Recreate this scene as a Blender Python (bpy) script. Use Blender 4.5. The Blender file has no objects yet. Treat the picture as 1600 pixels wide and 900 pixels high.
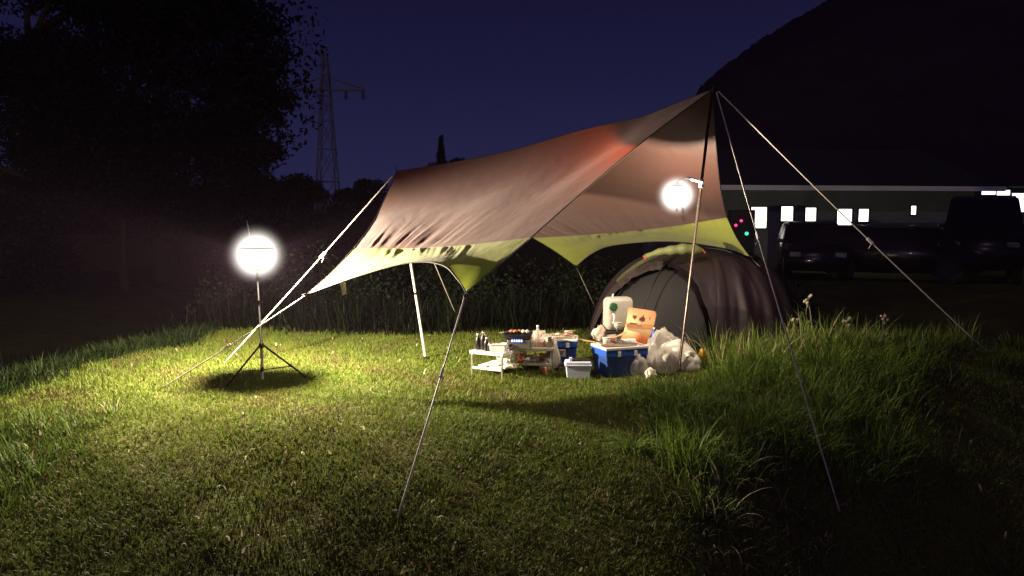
import bpy, bmesh, math, random
import numpy as np
from mathutils import Vector, Matrix, noise
PI = math.pi
R = math.radians
rng = np.random.default_rng(7)
random.seed(7)
scene = bpy.context.scene
COL = scene.collection

# ------------------------------------------------------------------ camera
FPX, HOR, CAMH = 1200.0, 335.0, 1.5
PITCH = math.atan((450 - HOR) / FPX)
cam_d = bpy.data.cameras.new('camera')
cam_d.sensor_width = 36
cam_d.lens = FPX / 1600 * 36
cam_d.clip_end = 2000
cam_d.clip_start = 0.05
cam = bpy.data.objects.new('camera', cam_d)
COL.objects.link(cam)
cam.location = (0, 0, CAMH)
cam.rotation_euler = (PI / 2 - PITCH, 0, 0)
scene.camera = cam


def ray(u, v):
    x = (u - 800) / FPX
    y = -(v - 450) / FPX
    return Vector((x, math.cos(PITCH) + y * math.sin(PITCH), -math.sin(PITCH) + y * math.cos(PITCH)))


def P(u, v, d):
    """survey point: seen at u,v in the photo, standing d metres away"""
    r = ray(u, v)
    return Vector((0, 0, CAMH)) + r * (d / r.y)


def T(u, v, z):
    r = ray(u, v)
    return Vector((0, 0, CAMH)) + r * ((z - CAMH) / r.z)


# ------------------------------------------------------------------ terrain
def sstep(a, b, x):
    t = np.clip((x - a) / (b - a), 0, 1)
    return t * t * (3 - 2 * t)


def terrain(x, y):
    x = np.asarray(x, float)
    y = np.asarray(y, float)
    z = 0.02 * np.sin(1.7 * x + 0.6 * y) * np.sin(1.1 * y - 0.5 * x + 1)
    z = z + 0.012 * np.sin(4.1 * x + 1.3) * np.sin(3.7 * y + 0.4)
    # bank on the right that falls towards the front
    s = (x - 0.9) * 0.62 - (y - 5.3) * 0.78
    # s > 0 : in front / right of the crest line
    crest = sstep(-1.2, 0.3, s) * sstep(1.4, 3.0, x) * 0.16
    fall = sstep(0.25, 2.2, s) * sstep(0.7, 2.0, x)
    z = z + crest - 0.75 * fall
    # beyond the crest on the far right the land drops away
    z = z - 0.9 * sstep(0.0, 3.0, y - 7.6 - 0.0 * x) * sstep(3.2, 5.0, x) * (1 - sstep(12.5, 16, y))
    # river side on the left: drops behind the lawn edge
    q = -(x + 4.2) + (y - 6.2) * 0.2
    z = z - 0.85 * sstep(0.3, 2.6, q) * sstep(4.6, 6.2, y)
    # the lawn falls gently towards the viewer
    z = z - 0.16 * np.maximum(0, 5.4 - y) ** 1.25
    # lawn rolls off behind the camp
    z = z - 0.25 * sstep(10.5, 14, y)
    return z


def G(u, v):
    z = 0.0
    for _ in range(12):
        p = T(u, v, z)
        z = 0.5 * z + 0.5 * float(terrain(p.x, p.y))
    return Vector((p.x, p.y, float(terrain(p.x, p.y))))


def on_ground(x, y, dz=0.0):
    return Vector((x, y, float(terrain(x, y)) + dz))


# ------------------------------------------------------------------ materials
def new_mat(name):
    m = bpy.data.materials.new(name)
    m.use_nodes = True
    nt = m.node_tree
    nt.nodes.clear()
    out = nt.nodes.new('ShaderNodeOutputMaterial')
    return m, nt, out


def pbr(name, col, rough=0.6, metal=0.0, var=0.12, scale=12.0, bump=0.0, spec=0.5, trans=0.0, trans_col=None, coat=0.0):
    """Principled with a noise colour variation, optional bump and translucency"""
    m, nt, out = new_mat(name)
    N, L = nt.nodes, nt.links
    b = N.new('ShaderNodeBsdfPrincipled')
    tc = N.new('ShaderNodeTexCoord')
    nz = N.new('ShaderNodeTexNoise')
    nz.inputs['Scale'].default_value = scale
    nz.inputs['Detail'].default_value = 5
    L.new(tc.outputs['Object'], nz.inputs['Vector'])
    mp = N.new('ShaderNodeMapRange')
    mp.inputs[3].default_value = 1 - var
    mp.inputs[4].default_value = 1 + var
    L.new(nz.outputs['Fac'], mp.inputs[0])
    mx = N.new('ShaderNodeMix')
    mx.data_type = 'RGBA'
    mx.blend_type = 'MULTIPLY'
    mx.inputs[0].default_value = 1
    mx.inputs[6].default_value = (*col, 1)
    L.new(mp.outputs[0], mx.inputs[7])
    L.new(mx.outputs[2], b.inputs['Base Color'])
    b.inputs['Roughness'].default_value = rough
    b.inputs['Metallic'].default_value = metal
    b.inputs['Specular IOR Level'].default_value = spec
    b.inputs['Coat Weight'].default_value = coat
    if bump:
        bp = N.new('ShaderNodeBump')
        bp.inputs['Strength'].default_value = bump
        bp.inputs['Distance'].default_value = 0.01
        nz2 = N.new('ShaderNodeTexNoise')
        nz2.inputs['Scale'].default_value = scale * 4
        nz2.inputs['Detail'].default_value = 4
        L.new(tc.outputs['Object'], nz2.inputs['Vector'])
        L.new(nz2.outputs['Fac'], bp.inputs['Height'])
        L.new(bp.outputs[0], b.inputs['Normal'])
    if trans > 0:
        t = N.new('ShaderNodeBsdfTranslucent')
        t.inputs['Color'].default_value = (*(trans_col or col), 1)
        ms = N.new('ShaderNodeMixShader')
        ms.inputs[0].default_value = trans
        L.new(b.outputs[0], ms.inputs[1])
        L.new(t.outputs[0], ms.inputs[2])
        L.new(ms.outputs[0], out.inputs['Surface'])
    else:
        L.new(b.outputs[0], out.inputs['Surface'])
    return m


def glow(name, col, strength, see=False):
    m, nt, out = new_mat(name)
    N, L = nt.nodes, nt.links
    e = N.new('ShaderNodeEmission')
    e.inputs[0].default_value = (*col, 1)
    e.inputs[1].default_value = strength
    if see:
        tr = N.new('ShaderNodeBsdfTransparent')
        ad = N.new('ShaderNodeAddShader')
        L.new(e.outputs[0], ad.inputs[0])
        L.new(tr.outputs[0], ad.inputs[1])
        L.new(ad.outputs[0], out.inputs['Surface'])
    else:
        L.new(e.outputs[0], out.inputs['Surface'])
    return m


def clear_plastic(name, col, alpha):
    m, nt, out = new_mat(name)
    N, L = nt.nodes, nt.links
    b = N.new('ShaderNodeBsdfPrincipled')
    b.inputs['Base Color'].default_value = (*col, 1)
    b.inputs['Roughness'].default_value = 0.25
    tl = N.new('ShaderNodeBsdfTranslucent')
    tl.inputs[0].default_value = (*col, 1)
    m1 = N.new('ShaderNodeMixShader')
    m1.inputs[0].default_value = 0.5
    L.new(b.outputs[0], m1.inputs[1])
    L.new(tl.outputs[0], m1.inputs[2])
    tr = N.new('ShaderNodeBsdfTransparent')
    ms = N.new('ShaderNodeMixShader')
    ms.inputs[0].default_value = alpha
    L.new(tr.outputs[0], ms.inputs[1])
    L.new(m1.outputs[0], ms.inputs[2])
    L.new(ms.outputs[0], out.inputs['Surface'])
    return m


def blade_mat(name, trans=0.35, rough=0.5):
    m, nt, out = new_mat(name)
    N, L = nt.nodes, nt.links
    at = N.new('ShaderNodeAttribute')
    at.attribute_name = 'tint'
    b = N.new('ShaderNodeBsdfPrincipled')
    b.inputs['Roughness'].default_value = rough
    b.inputs['Specular IOR Level'].default_value = 0.12
    L.new(at.outputs['Color'], b.inputs['Base Color'])
    t = N.new('ShaderNodeBsdfTranslucent')
    L.new(at.outputs['Color'], t.inputs['Color'])
    ms = N.new('ShaderNodeMixShader')
    ms.inputs[0].default_value = trans
    L.new(b.outputs[0], ms.inputs[1])
    L.new(t.outputs[0], ms.inputs[2])
    L.new(ms.outputs[0], out.inputs['Surface'])
    return m


def tarp_mat(name, col, trans_col, trans, scale):
    """coated nylon: woven bump, soft sheen, lets lamp light through"""
    m, nt, out = new_mat(name)
    N, L = nt.nodes, nt.links
    tc = N.new('ShaderNodeTexCoord')
    nz = N.new('ShaderNodeTexNoise')
    nz.inputs['Scale'].default_value = scale
    nz.inputs['Detail'].default_value = 6
    L.new(tc.outputs['Object'], nz.inputs['Vector'])
    cr = N.new('ShaderNodeMapRange')
    cr.inputs[3].default_value = 0.86
    cr.inputs[4].default_value = 1.12
    L.new(nz.outputs['Fac'], cr.inputs[0])
    mx = N.new('ShaderNodeMix')
    mx.data_type = 'RGBA'
    mx.blend_type = 'MULTIPLY'
    mx.inputs[0].default_value = 1
    mx.inputs[6].default_value = (*col, 1)
    L.new(cr.outputs[0], mx.inputs[7])
    b = N.new('ShaderNodeBsdfPrincipled')
    b.inputs['Roughness'].default_value = 0.48
    b.inputs['Specular IOR Level'].default_value = 0.35
    b.inputs['Sheen Weight'].default_value = 0.15
    L.new(mx.outputs[2], b.inputs['Base Color'])
    bp = N.new('ShaderNodeBump')
    bp.inputs['Strength'].default_value = 0.35
    bp.inputs['Distance'].default_value = 0.02
    nz2 = N.new('ShaderNodeTexNoise')
    nz2.inputs['Scale'].default_value = 7
    nz2.inputs['Detail'].default_value = 3
    L.new(tc.outputs['Object'], nz2.inputs['Vector'])
    L.new(nz2.outputs['Fac'], bp.inputs['Height'])
    L.new(bp.outputs[0], b.inputs['Normal'])
    t = N.new('ShaderNodeBsdfTranslucent')
    t.inputs['Color'].default_value = (*trans_col, 1)
    ms = N.new('ShaderNodeMixShader')
    ms.inputs[0].default_value = trans
    L.new(b.outputs[0], ms.inputs[1])
    L.new(t.outputs[0], ms.inputs[2])
    L.new(ms.outputs[0], out.inputs['Surface'])
    return m


M = {}
M['tarp_brown'] = tarp_mat('brown coated nylon', (0.090, 0.043, 0.034), (1.0, 0.13, 0.02), 0.075, 3)
M['tarp_green'] = tarp_mat('lime coated nylon', (0.33, 0.36, 0.07), (0.42, 0.5, 0.08), 0.3, 3)
M['tape'] = pbr('dark edging tape', (0.02, 0.015, 0.015), 0.7)
M['rope'] = pbr('pale reflective cord', (0.62, 0.55, 0.47), 0.5, scale=80, var=0.25)
M['pole'] = pbr('dark anodised pole', (0.10, 0.075, 0.06), 0.28, 0.85)
M['pale_pole'] = pbr('pale painted steel', (0.55, 0.5, 0.42), 0.35, 0.3)
M['black'] = pbr('black plastic', (0.012, 0.011, 0.012), 0.4)
M['gunmetal'] = pbr('black tripod enamel', (0.018, 0.017, 0.018), 0.35, 0.3)
M['silver'] = pbr('brushed aluminium', (0.62, 0.58, 0.52), 0.32, 0.8)
M['white'] = pbr('white plastic', (0.78, 0.74, 0.70), 0.42, var=0.05)
M['whitetop'] = pbr('white melamine', (0.80, 0.76, 0.68), 0.3, var=0.06)
M['blue'] = pbr('cobalt cooler plastic', (0.016, 0.09, 0.46), 0.42, var=0.08)
M['navy'] = pbr('navy cooler plastic', (0.012, 0.05, 0.24), 0.5, var=0.08)
M['greyblue'] = pbr('pale lilac cooler plastic', (0.62, 0.64, 0.78), 0.42, var=0.05)
M['jug'] = pbr('milky polythene', (0.60, 0.57, 0.50), 0.38, var=0.06, trans=0.35, trans_col=(0.75, 0.7, 0.6))
M['capgreen'] = pbr('dark green cap', (0.03, 0.12, 0.05), 0.45)
M['wood'] = pbr('pale wood', (0.50, 0.30, 0.15), 0.6, scale=30, var=0.3)
M['paper'] = pbr('white paper', (0.74, 0.66, 0.58), 0.8, scale=20, bump=0.4, trans=0.2)
M['foodbrown'] = pbr('grilled brown food', (0.42, 0.16, 0.06), 0.5, scale=40, var=0.5, bump=0.6)
M['terracotta'] = pbr('terracotta jar', (0.50, 0.16, 0.07), 0.5, var=0.2)
M['steel'] = pbr('stainless steel', (0.5, 0.45, 0.4), 0.28, 0.9)
M['beige'] = pbr('beige tray plastic', (0.55, 0.45, 0.36), 0.5, var=0.15)
M['bag'] = pbr('white polythene bag', (0.88, 0.83, 0.73), 0.35, scale=9, var=0.06, bump=0.3, trans=0.3, trans_col=(0.8, 0.75, 0.62))
M['clearbag'] = clear_plastic('clear polythene', (0.88, 0.82, 0.72), 0.55)
M['clear'] = clear_plastic('clear bottle plastic', (0.70, 0.66, 0.60), 0.5)
M['yellow'] = pbr('yellow wrapper', (0.75, 0.42, 0.03), 0.45)
M['tent_dark'] = pbr('dark maroon tent fabric', (0.015, 0.0055, 0.009), 0.62, scale=5, var=0.2, bump=0.3, trans=0.05, trans_col=(0.06, 0.015, 0.02))
M['tent_mesh'] = pbr('grey tent mesh', (0.008, 0.0065, 0.007), 0.8, scale=60, var=0.25)
M['tent_floor'] = pbr('dark tent floor', (0.008, 0.006, 0.011), 0.7)
M['tent_lime'] = pbr('lime tent trim', (0.13, 0.145, 0.05), 0.6, scale=14, var=0.15, bump=0.4)
M['tent_sleeve'] = pbr('taupe pole sleeve', (0.10, 0.075, 0.066), 0.65, scale=10, var=0.1, bump=0.3)
M['orange'] = pbr('orange toggle', (0.8, 0.16, 0.04), 0.5)
M['bark'] = pbr('dark bark', (0.05, 0.035, 0.03), 0.9, scale=6, var=0.3, bump=0.8)
M['leaf'] = blade_mat('night foliage', 0.25, 0.6)
M['grass'] = blade_mat('grass blades', 0.28, 0.55)
M['render_wall'] = pbr('grey green rendered wall', (0.15, 0.17, 0.155), 0.85, scale=2.0, var=0.35, bump=0.3)
M['roof'] = pbr('dark metal roof', (0.012, 0.010, 0.014), 0.8, scale=3)
M['eave'] = pbr('pale eave board', (0.75, 0.78, 0.7), 0.6, var=0.2, scale=1)
M['frame'] = pbr('window frame aluminium', (0.12, 0.12, 0.12), 0.4, 0.5)
M['carpaint_black'] = pbr('black car paint', (0.006, 0.004, 0.007), 0.35, 0.0, coat=0.15)
M['carpaint_grey'] = pbr('dark grey car paint', (0.010, 0.008, 0.012), 0.35, 0.1, coat=0.2)
M['carglass'] = pbr('dark car glass', (0.006, 0.006, 0.008), 0.08, spec=0.7)
M['tyre'] = pbr('tyre rubber', (0.01, 0.01, 0.01), 0.85)
M['chrome'] = pbr('chrome', (0.6, 0.6, 0.6), 0.12, 1.0)
M['lens'] = pbr('lamp lens', (0.12, 0.12, 0.12), 0.15, spec=0.8)
M['lit_window'] = glow('lit window pane', (1.0, 0.98, 0.86), 3.2)
M['shop_light'] = glow('lit shop pane', (1.0, 0.95, 0.84), 2.4)
M['red_led'] = glow('red lamp lens', (1.0, 0.05, 0.2), 2.2)
M['green_led'] = glow('green lamp lens', (0.05, 1.0, 0.5), 1.6)
M['flame'] = glow('blue gas flame', (0.25, 0.3, 1.0), 5.0)
M['mantle'] = glow('glowing mantle', (1.0, 0.93, 0.82), 30, True)
M['bloom_halo'] = None
M['galv'] = pbr('galvanised steel', (0.24, 0.24, 0.27), 0.8)
M['hill'] = pbr('wooded hillside at night', (0.035, 0.018, 0.035), 1.0, scale=0.3, var=0.5, spec=0.0)


def bloom_mat(R_, strength):
    """lens bloom built as a glowing volume that fades outward from the mantle"""
    m, nt, out = new_mat('lamp bloom')
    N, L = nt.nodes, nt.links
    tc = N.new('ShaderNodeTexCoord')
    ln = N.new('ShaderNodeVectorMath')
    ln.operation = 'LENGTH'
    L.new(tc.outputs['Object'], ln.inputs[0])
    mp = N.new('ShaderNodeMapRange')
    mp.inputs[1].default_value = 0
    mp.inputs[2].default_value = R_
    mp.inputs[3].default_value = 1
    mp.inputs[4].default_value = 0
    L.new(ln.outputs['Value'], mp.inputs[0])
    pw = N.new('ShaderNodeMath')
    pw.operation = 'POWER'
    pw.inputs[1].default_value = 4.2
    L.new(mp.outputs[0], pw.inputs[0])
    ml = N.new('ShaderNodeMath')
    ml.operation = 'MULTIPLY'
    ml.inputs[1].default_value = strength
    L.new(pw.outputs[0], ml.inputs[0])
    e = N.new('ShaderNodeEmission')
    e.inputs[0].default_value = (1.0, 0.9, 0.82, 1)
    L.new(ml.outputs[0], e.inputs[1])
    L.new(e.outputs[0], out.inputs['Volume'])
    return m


def ground_mat():
    m, nt, out = new_mat('soil and thatch')
    N, L = nt.nodes, nt.links
    tc = N.new('ShaderNodeTexCoord')
    b = N.new('ShaderNodeBsdfPrincipled')
    b.inputs['Roughness'].default_value = 0.95
    b.inputs['Specular IOR Level'].default_value = 0.1
    n1 = N.new('ShaderNodeTexNoise')
    n1.inputs['Scale'].default_value = 1.6
    n1.inputs['Detail'].default_value = 8
    n2 = N.new('ShaderNodeTexNoise')
    n2.inputs['Scale'].default_value = 45
    n2.inputs['Detail'].default_value = 6
    r1 = N.new('ShaderNodeValToRGB')
    r1.color_ramp.elements[0].position = 0.35
    r1.color_ramp.elements[0].color = (0.085, 0.075, 0.022, 1)
    r1.color_ramp.elements[1].position = 0.65
    r1.color_ramp.elements[1].color = (0.11, 0.14, 0.024, 1)
    r2 = N.new('ShaderNodeValToRGB')
    r2.color_ramp.elements[0].position = 0.35
    r2.color_ramp.elements[0].color = (0.6, 0.6, 0.6, 1)
    r2.color_ramp.elements[1].position = 0.7
    r2.color_ramp.elements[1].color = (1.2, 1.2, 1.2, 1)
    mx = N.new('ShaderNodeMix')
    mx.data_type = 'RGBA'
    mx.blend_type = 'MULTIPLY'
    mx.inputs[0].default_value = 1
    for n in (n1, n2):
        L.new(tc.outputs['Object'], n.inputs['Vector'])
    L.new(n1.outputs['Fac'], r1.inputs[0])
    L.new(n2.outputs['Fac'], r2.inputs[0])
    L.new(r1.outputs[0], mx.inputs[6])
    L.new(r2.outputs[0], mx.inputs[7])
    L.new(mx.outputs[2], b.inputs['Base Color'])
    bp = N.new('ShaderNodeBump')
    bp.inputs['Strength'].default_value = 0.8
    bp.inputs['Distance'].default_value = 0.03
    L.new(n2.outputs['Fac'], bp.inputs['Height'])
    L.new(bp.outputs[0], b.inputs['Normal'])
    L.new(b.outputs[0], out.inputs['Surface'])
    return m


M['ground'] = ground_mat()


def print_mat():
    """orange fading to cream cloth, stripes as real print"""
    m, nt, out = new_mat('orange and cream printed film')
    N, L = nt.nodes, nt.links
    tc = N.new('ShaderNodeTexCoord')
    sp = N.new('ShaderNodeSeparateXYZ')
    L.new(tc.outputs['UV'], sp.inputs[0])
    cr = N.new('ShaderNodeValToRGB')
    cr.color_ramp.elements[0].position = 0.0
    cr.color_ramp.elements[0].color = (0.85, 0.30, 0.16, 1)
    e = cr.color_ramp.elements
    e[1].position = 1.0
    e[1].color = (0.80, 0.34, 0.13, 1)
    for pos, c in ((0.18, (0.80, 0.14, 0.06)), (0.30, (0.9, 0.25, 0.08)), (0.46, (0.93, 0.60, 0.30)), (0.52, (0.93, 0.64, 0.36)),
                   (0.545, (0.80, 0.34, 0.12)), (0.60, (0.9, 0.46, 0.2)), (0.64, (0.80, 0.34, 0.12)), (0.66, (0.93, 0.60, 0.31)),
                   (0.93, (0.9, 0.42, 0.2))):
        q = e.new(pos)
        q.color = (*c, 1)
    L.new(sp.outputs['Y'], cr.inputs[0])
    b = N.new('ShaderNodeBsdfPrincipled')
    b.inputs['Roughness'].default_value = 0.45
    L.new(cr.outputs[0], b.inputs['Base Color'])
    L.new(b.outputs[0], out.inputs['Surface'])
    return m


M['print'] = print_mat()


# ------------------------------------------------------------------ object helpers
def tag(o, label=None, cat=None, group=None, kind=None):
    if label:
        o['label'] = label
    if cat:
        o['category'] = cat
    if group:
        o['group'] = group
    if kind:
        o['kind'] = kind
    return o


def thing(name, loc, label, cat, group=None, rz=0.0):
    o = bpy.data.objects.new(name, None)
    o.empty_display_size = 0.1
    COL.objects.link(o)
    o.location = loc
    o.rotation_euler = (0, 0, rz)
    return tag(o, label, cat, group)


def obj(name, bm, mat, parent=None, smooth=False):
    me = bpy.data.meshes.new(name)
    bm.normal_update()
    bm.to_mesh(me)
    bm.free()
    for mm in (mat if isinstance(mat, (list, tuple)) else [mat]):
        me.materials.append(mm)
    if smooth:
        me.polygons.foreach_set('use_smooth', [True] * len(me.polygons))
    o = bpy.data.objects.new(name, me)
    COL.objects.link(o)
    o.parent = parent
    return o


def box(bm, c, s, rz=0.0, bevel=0.0, rot=None, mi=0, taper=1.0, seg=2):
    """box centred at c of size s; bevel rounds it; taper shrinks the bottom"""
    r = bmesh.ops.create_cube(bm, size=1.0)
    vs = r['verts']
    for v in vs:
        k = taper if v.co.z < 0 else 1.0
        v.co = Vector((v.co.x * s[0] * k, v.co.y * s[1] * k, v.co.z * s[2]))
    if bevel:
        es = list({e for v in vs for e in v.link_edges})
        g = bmesh.ops.bevel(bm, geom=es, offset=bevel, segments=seg, affect='EDGES', profile=0.5)
        vs = list({v for f in g['faces'] for v in f.verts} | {v for v in vs if v.is_valid})
    m = rot if rot is not None else Matrix.Rotation(rz, 3, 'Z')
    for v in vs:
        v.co = m @ v.co + Vector(c)
    for f in {f for v in vs for f in v.link_faces}:
        f.material_index = mi
    return vs


def tube(bm, pts, r, n=8, caps=True, mi=0):
    pts = [Vector(p) for p in pts]
    rs = list(r) if isinstance(r, (list, tuple)) else [r] * len(pts)
    rings = []
    ref = Vector((0, 0, 1))
    d0 = (pts[1] - pts[0]).normalized()
    if abs(d0.dot(ref)) > 0.9:
        ref = Vector((1, 0, 0))
    for i, p in enumerate(pts):
        d = (pts[min(i + 1, len(pts) - 1)] - pts[max(i - 1, 0)]).normalized()
        a = d.cross(ref).normalized()
        b = d.cross(a).normalized()
        ref = -b if ref.dot(-b) > ref.dot(b) else b
        rings.append([bm.verts.new(p + (a * math.cos(2 * PI * k / n) + b * math.sin(2 * PI * k / n)) * rs[i]) for k in range(n)])
        a_prev = a
    for i in range(len(rings) - 1):
        # match the ring phase to avoid twisting
        A, B = rings[i], rings[i + 1]
        best = min(range(n), key=lambda s: sum((A[k].co - B[(k + s) % n].co).length for k in (0, n // 3)))
        rings[i + 1] = B = [B[(k + best) % n] for k in range(n)]
        f1 = (A[1].co - A[0].co).cross(B[0].co - A[0].co)
        for k in range(n):
            f = bm.faces.new((A[k], A[(k + 1) % n], B[(k + 1) % n], B[k]))
            f.smooth = True
            f.material_index = mi
    if caps:
        for rr in (rings[0], rings[-1]):
            try:
                f = bm.faces.new(rr)
                f.material_index = mi
            except ValueError:
                pass


def lathe(bm, prof, c=(0, 0, 0), n=20, mi=0, squash=(1, 1)):
    """prof: (radius, z) from bottom to top"""
    c = Vector(c)
    rings = []
    for r, z in prof:
        if r < 1e-5:
            rings.append([bm.verts.new(c + Vector((0, 0, z)))])
        else:
            rings.append([bm.verts.new(c + Vector((r * math.cos(2 * PI * k / n) * squash[0], r * math.sin(2 * PI * k / n) * squash[1], z))) for k in range(n)])
    for A, B in zip(rings, rings[1:]):
        for k in range(n):
            k2 = (k + 1) % n
            if len(A) == 1 and len(B) == 1:
                continue
            if len(A) == 1:
                f = bm.faces.new((A[0], B[k2], B[k]))
            elif len(B) == 1:
                f = bm.faces.new((A[k], A[k2], B[0]))
            else:
                f = bm.faces.new((A[k], A[k2], B[k2], B[k]))
            f.smooth = True
            f.material_index = mi
    if len(rings[0]) > 1:
        bm.faces.new(list(reversed(rings[0]))).material_index = mi
    if len(rings[-1]) > 1:
        bm.faces.new(rings[-1]).material_index = mi


def NB():
    return bmesh.new()


def grid_mesh(name, fn, nu, nv, mat, parent=None, uv=False, keep=None):
    """surface fn(s, t) with s, t in 0..1"""
    bm = NB()
    V = [[bm.verts.new(fn(i / nu, j / nv)) for j in range(nv + 1)] for i in range(nu + 1)]
    lay = bm.loops.layers.uv.new('UVMap') if uv else None
    for i in range(nu):
        for j in range(nv):
            if keep and not keep((i + .5) / nu, (j + .5) / nv):
                continue
            f = bm.faces.new((V[i][j], V[i + 1][j], V[i + 1][j + 1], V[i][j + 1]))
            f.smooth = True
            if uv:
                for lp, (a, b) in zip(f.loops, ((i, j), (i + 1, j), (i + 1, j + 1), (i, j + 1))):
                    lp[lay].uv = (a / nu, b / nv)
    loose = [v for v in bm.verts if not v.link_faces]
    bmesh.ops.delete(bm, geom=loose, context='VERTS')
    return obj(name, bm, mat, parent)


def curve_pts(pts, t):
    """Catmull-Rom through pts, t in 0..1"""
    n = len(pts) - 1
    x = min(max(t, 0), 1) * n
    i = min(int(x), n - 1)
    f = x - i
    p1, p2 = pts[i], pts[i + 1]
    p0 = pts[i - 1] if i > 0 else p1 * 2 - p2
    p3 = pts[i + 2] if i + 2 <= n else p2 * 2 - p1
    return 0.5 * ((2 * p1) + (p2 - p0) * f + (2 * p0 - 5 * p1 + 4 * p2 - p3) * f * f + (3 * p1 - p0 - 3 * p2 + p3) * f ** 3)


def coons(top, bot, left, right):
    def S(s, t):
        c0, c1 = curve_pts(top, s), curve_pts(bot, s)
        d0, d1 = curve_pts(left, t), curve_pts(right, t)
        a, b, c, d = top[0], top[-1], bot[0], bot[-1]
        return (c0 * (1 - t) + c1 * t) + (d0 * (1 - s) + d1 * s) - (a * (1 - s) * (1 - t) + b * s * (1 - t) + c * (1 - s) * t + d * s * t)
    return S


# ------------------------------------------------------------------ ground sheet
def build_ground():
    # fine inside the camp, coarse to the horizon
    xs = np.concatenate([[-400, -300, -200, -100, -60, -40, -28, -20, -15], np.arange(-12, 12.01, 0.15), [15, 20, 28, 40, 60, 100, 200, 300, 400]])
    ys = np.concatenate([[-55, -48, -40, -15, -5, -1], np.arange(0, 16.01, 0.15), [18, 21, 25, 30, 40, 60, 100, 200, 300, 440]])
    X, Y = np.meshgrid(xs, ys, indexing='ij')
    Z = terrain(X, Y)
    v = np.stack([X.ravel(), Y.ravel(), Z.ravel()], 1)
    ny = len(ys)
    i, j = np.meshgrid(np.arange(len(xs) - 1), np.arange(ny - 1), indexing='ij')
    a = (i * ny + j).ravel()
    f = np.stack([a, a + ny, a + ny + 1, a + 1], 1)
    me = bpy.data.meshes.new('ground')
    me.from_pydata(v.tolist(), [], f.tolist())
    me.polygons.foreach_set('use_smooth', [True] * len(me.polygons))
    me.materials.append(M['ground'])
    o = bpy.data.objects.new('ground', me)
    COL.objects.link(o)
    tag(o, kind='structure')


build_ground()


# ------------------------------------------------------------------ blades
def blades(name, base, h, w, lean, az, tint, nseg, mat, curl=1.6, label=None, cat=None, parent=None, kind='stuff', tipc=None):
    """base (n,3), h, w, lean (0..1.2 rad-ish), az: lean direction; tint (n,3)"""
    n = len(base)
    rows = nseg + 1
    t = np.linspace(0, 1, rows)[None, :]
    bend = lean[:, None] * t ** curl
    # arc: integrate direction
    ang = lean[:, None] * (0.25 + 1.5 * t)
    ds = h[:, None] / nseg
    hx = np.concatenate([np.zeros((n, 1)), np.cumsum(np.sin(ang[:, :-1]) * ds, 1)], 1)
    hz = np.concatenate([np.zeros((n, 1)), np.cumsum(np.cos(ang[:, :-1]) * ds, 1)], 1)
    cx, cy = np.cos(az)[:, None], np.sin(az)[:, None]
    px = base[:, 0:1] + hx * cx
    py = base[:, 1:2] + hx * cy
    pz = base[:, 2:3] + hz
    faz = az + PI / 2 + rng.uniform(-0.7, 0.7, n)
    wx, wy = np.cos(faz)[:, None], np.sin(faz)[:, None]
    ww = w[:, None] * (1 - t ** 2.2) * 0.5
    L_ = np.stack([px - wx * ww, py - wy * ww, pz], 2)
    R_ = np.stack([px + wx * ww, py + wy * ww, pz], 2)
    vpb = 2 * nseg + 1
    V = np.empty((n, vpb, 3), np.float32)
    V[:, 0:2 * nseg:2] = L_[:, :nseg]
    V[:, 1:2 * nseg:2] = R_[:, :nseg]
    V[:, 2 * nseg] = np.stack([px[:, -1], py[:, -1], pz[:, -1]], 1)
    o0 = (np.arange(n) * vpb)[:, None]
    loops, starts = [], []
    q = []
    for k in range(nseg - 1):
        q.append(np.concatenate([o0 + 2 * k, o0 + 2 * k + 1, o0 + 2 * k + 3, o0 + 2 * k + 2], 1))
    quads = np.stack(q, 1).reshape(-1, 4) if q else np.zeros((0, 4), int)
    k = nseg - 1
    tris = np.concatenate([o0 + 2 * k, o0 + 2 * k + 1, o0 + 2 * k + 2], 1)
    me = bpy.data.meshes.new(name)
    me.vertices.add(n * vpb)
    me.vertices.foreach_set('co', V.ravel())
    nl = quads.size + tris.size
    me.loops.add(nl)
    me.loops.foreach_set('vertex_index', np.concatenate([quads.ravel(), tris.ravel()]).astype(np.int32))
    me.polygons.add(len(quads) + len(tris))
    st = np.concatenate([np.arange(len(quads)) * 4, quads.size + np.arange(len(tris)) * 3]).astype(np.int32)
    me.polygons.foreach_set('loop_start', st)
    me.polygons.foreach_set('use_smooth', np.ones(len(st), bool))
    me.update(calc_edges=True)
    at = me.attributes.new('tint', 'FLOAT_COLOR', 'POINT')
    c = np.ones((n, vpb, 4), np.float32)
    c[:, :, :3] = tint[:, None, :]
    if tipc is not None:
        c[:, -3:, :3] = tipc[:, None, :]
    at.data.foreach_set('color', c.ravel())
    me.materials.append(mat)
    o = bpy.data.objects.new(name, me)
    COL.objects.link(o)
    o.parent = parent
    if parent is None:
        tag(o, label, cat, kind=kind)
    return o


def patch(x, y, s, seed=0.0):
    """smooth pseudo-noise 0..1 in numpy"""
    v = (np.sin(x * 1.7 * s + seed) * np.cos(y * 1.3 * s - seed * 2) + np.sin((x * .9 + y * 1.1) * s * 1.9 + seed * 3)
         + np.cos((x * 1.3 - y * .8) * s * 2.7 + seed) * .7 + np.sin((x * 2.9 + y * 3.3) * s + seed) * .5)
    return 0.5 + v / 6.4


def in_bank(x, y):
    s = (x - 0.9) * 0.62 - (y - 5.3) * 0.78
    return sstep(-0.9, -0.2, s) * sstep(0.7, 1.3, x)


def scatter(n, x0, x1, y0, y1):
    return rng.uniform(x0, x1, n), rng.uniform(y0, y1, n)


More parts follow.
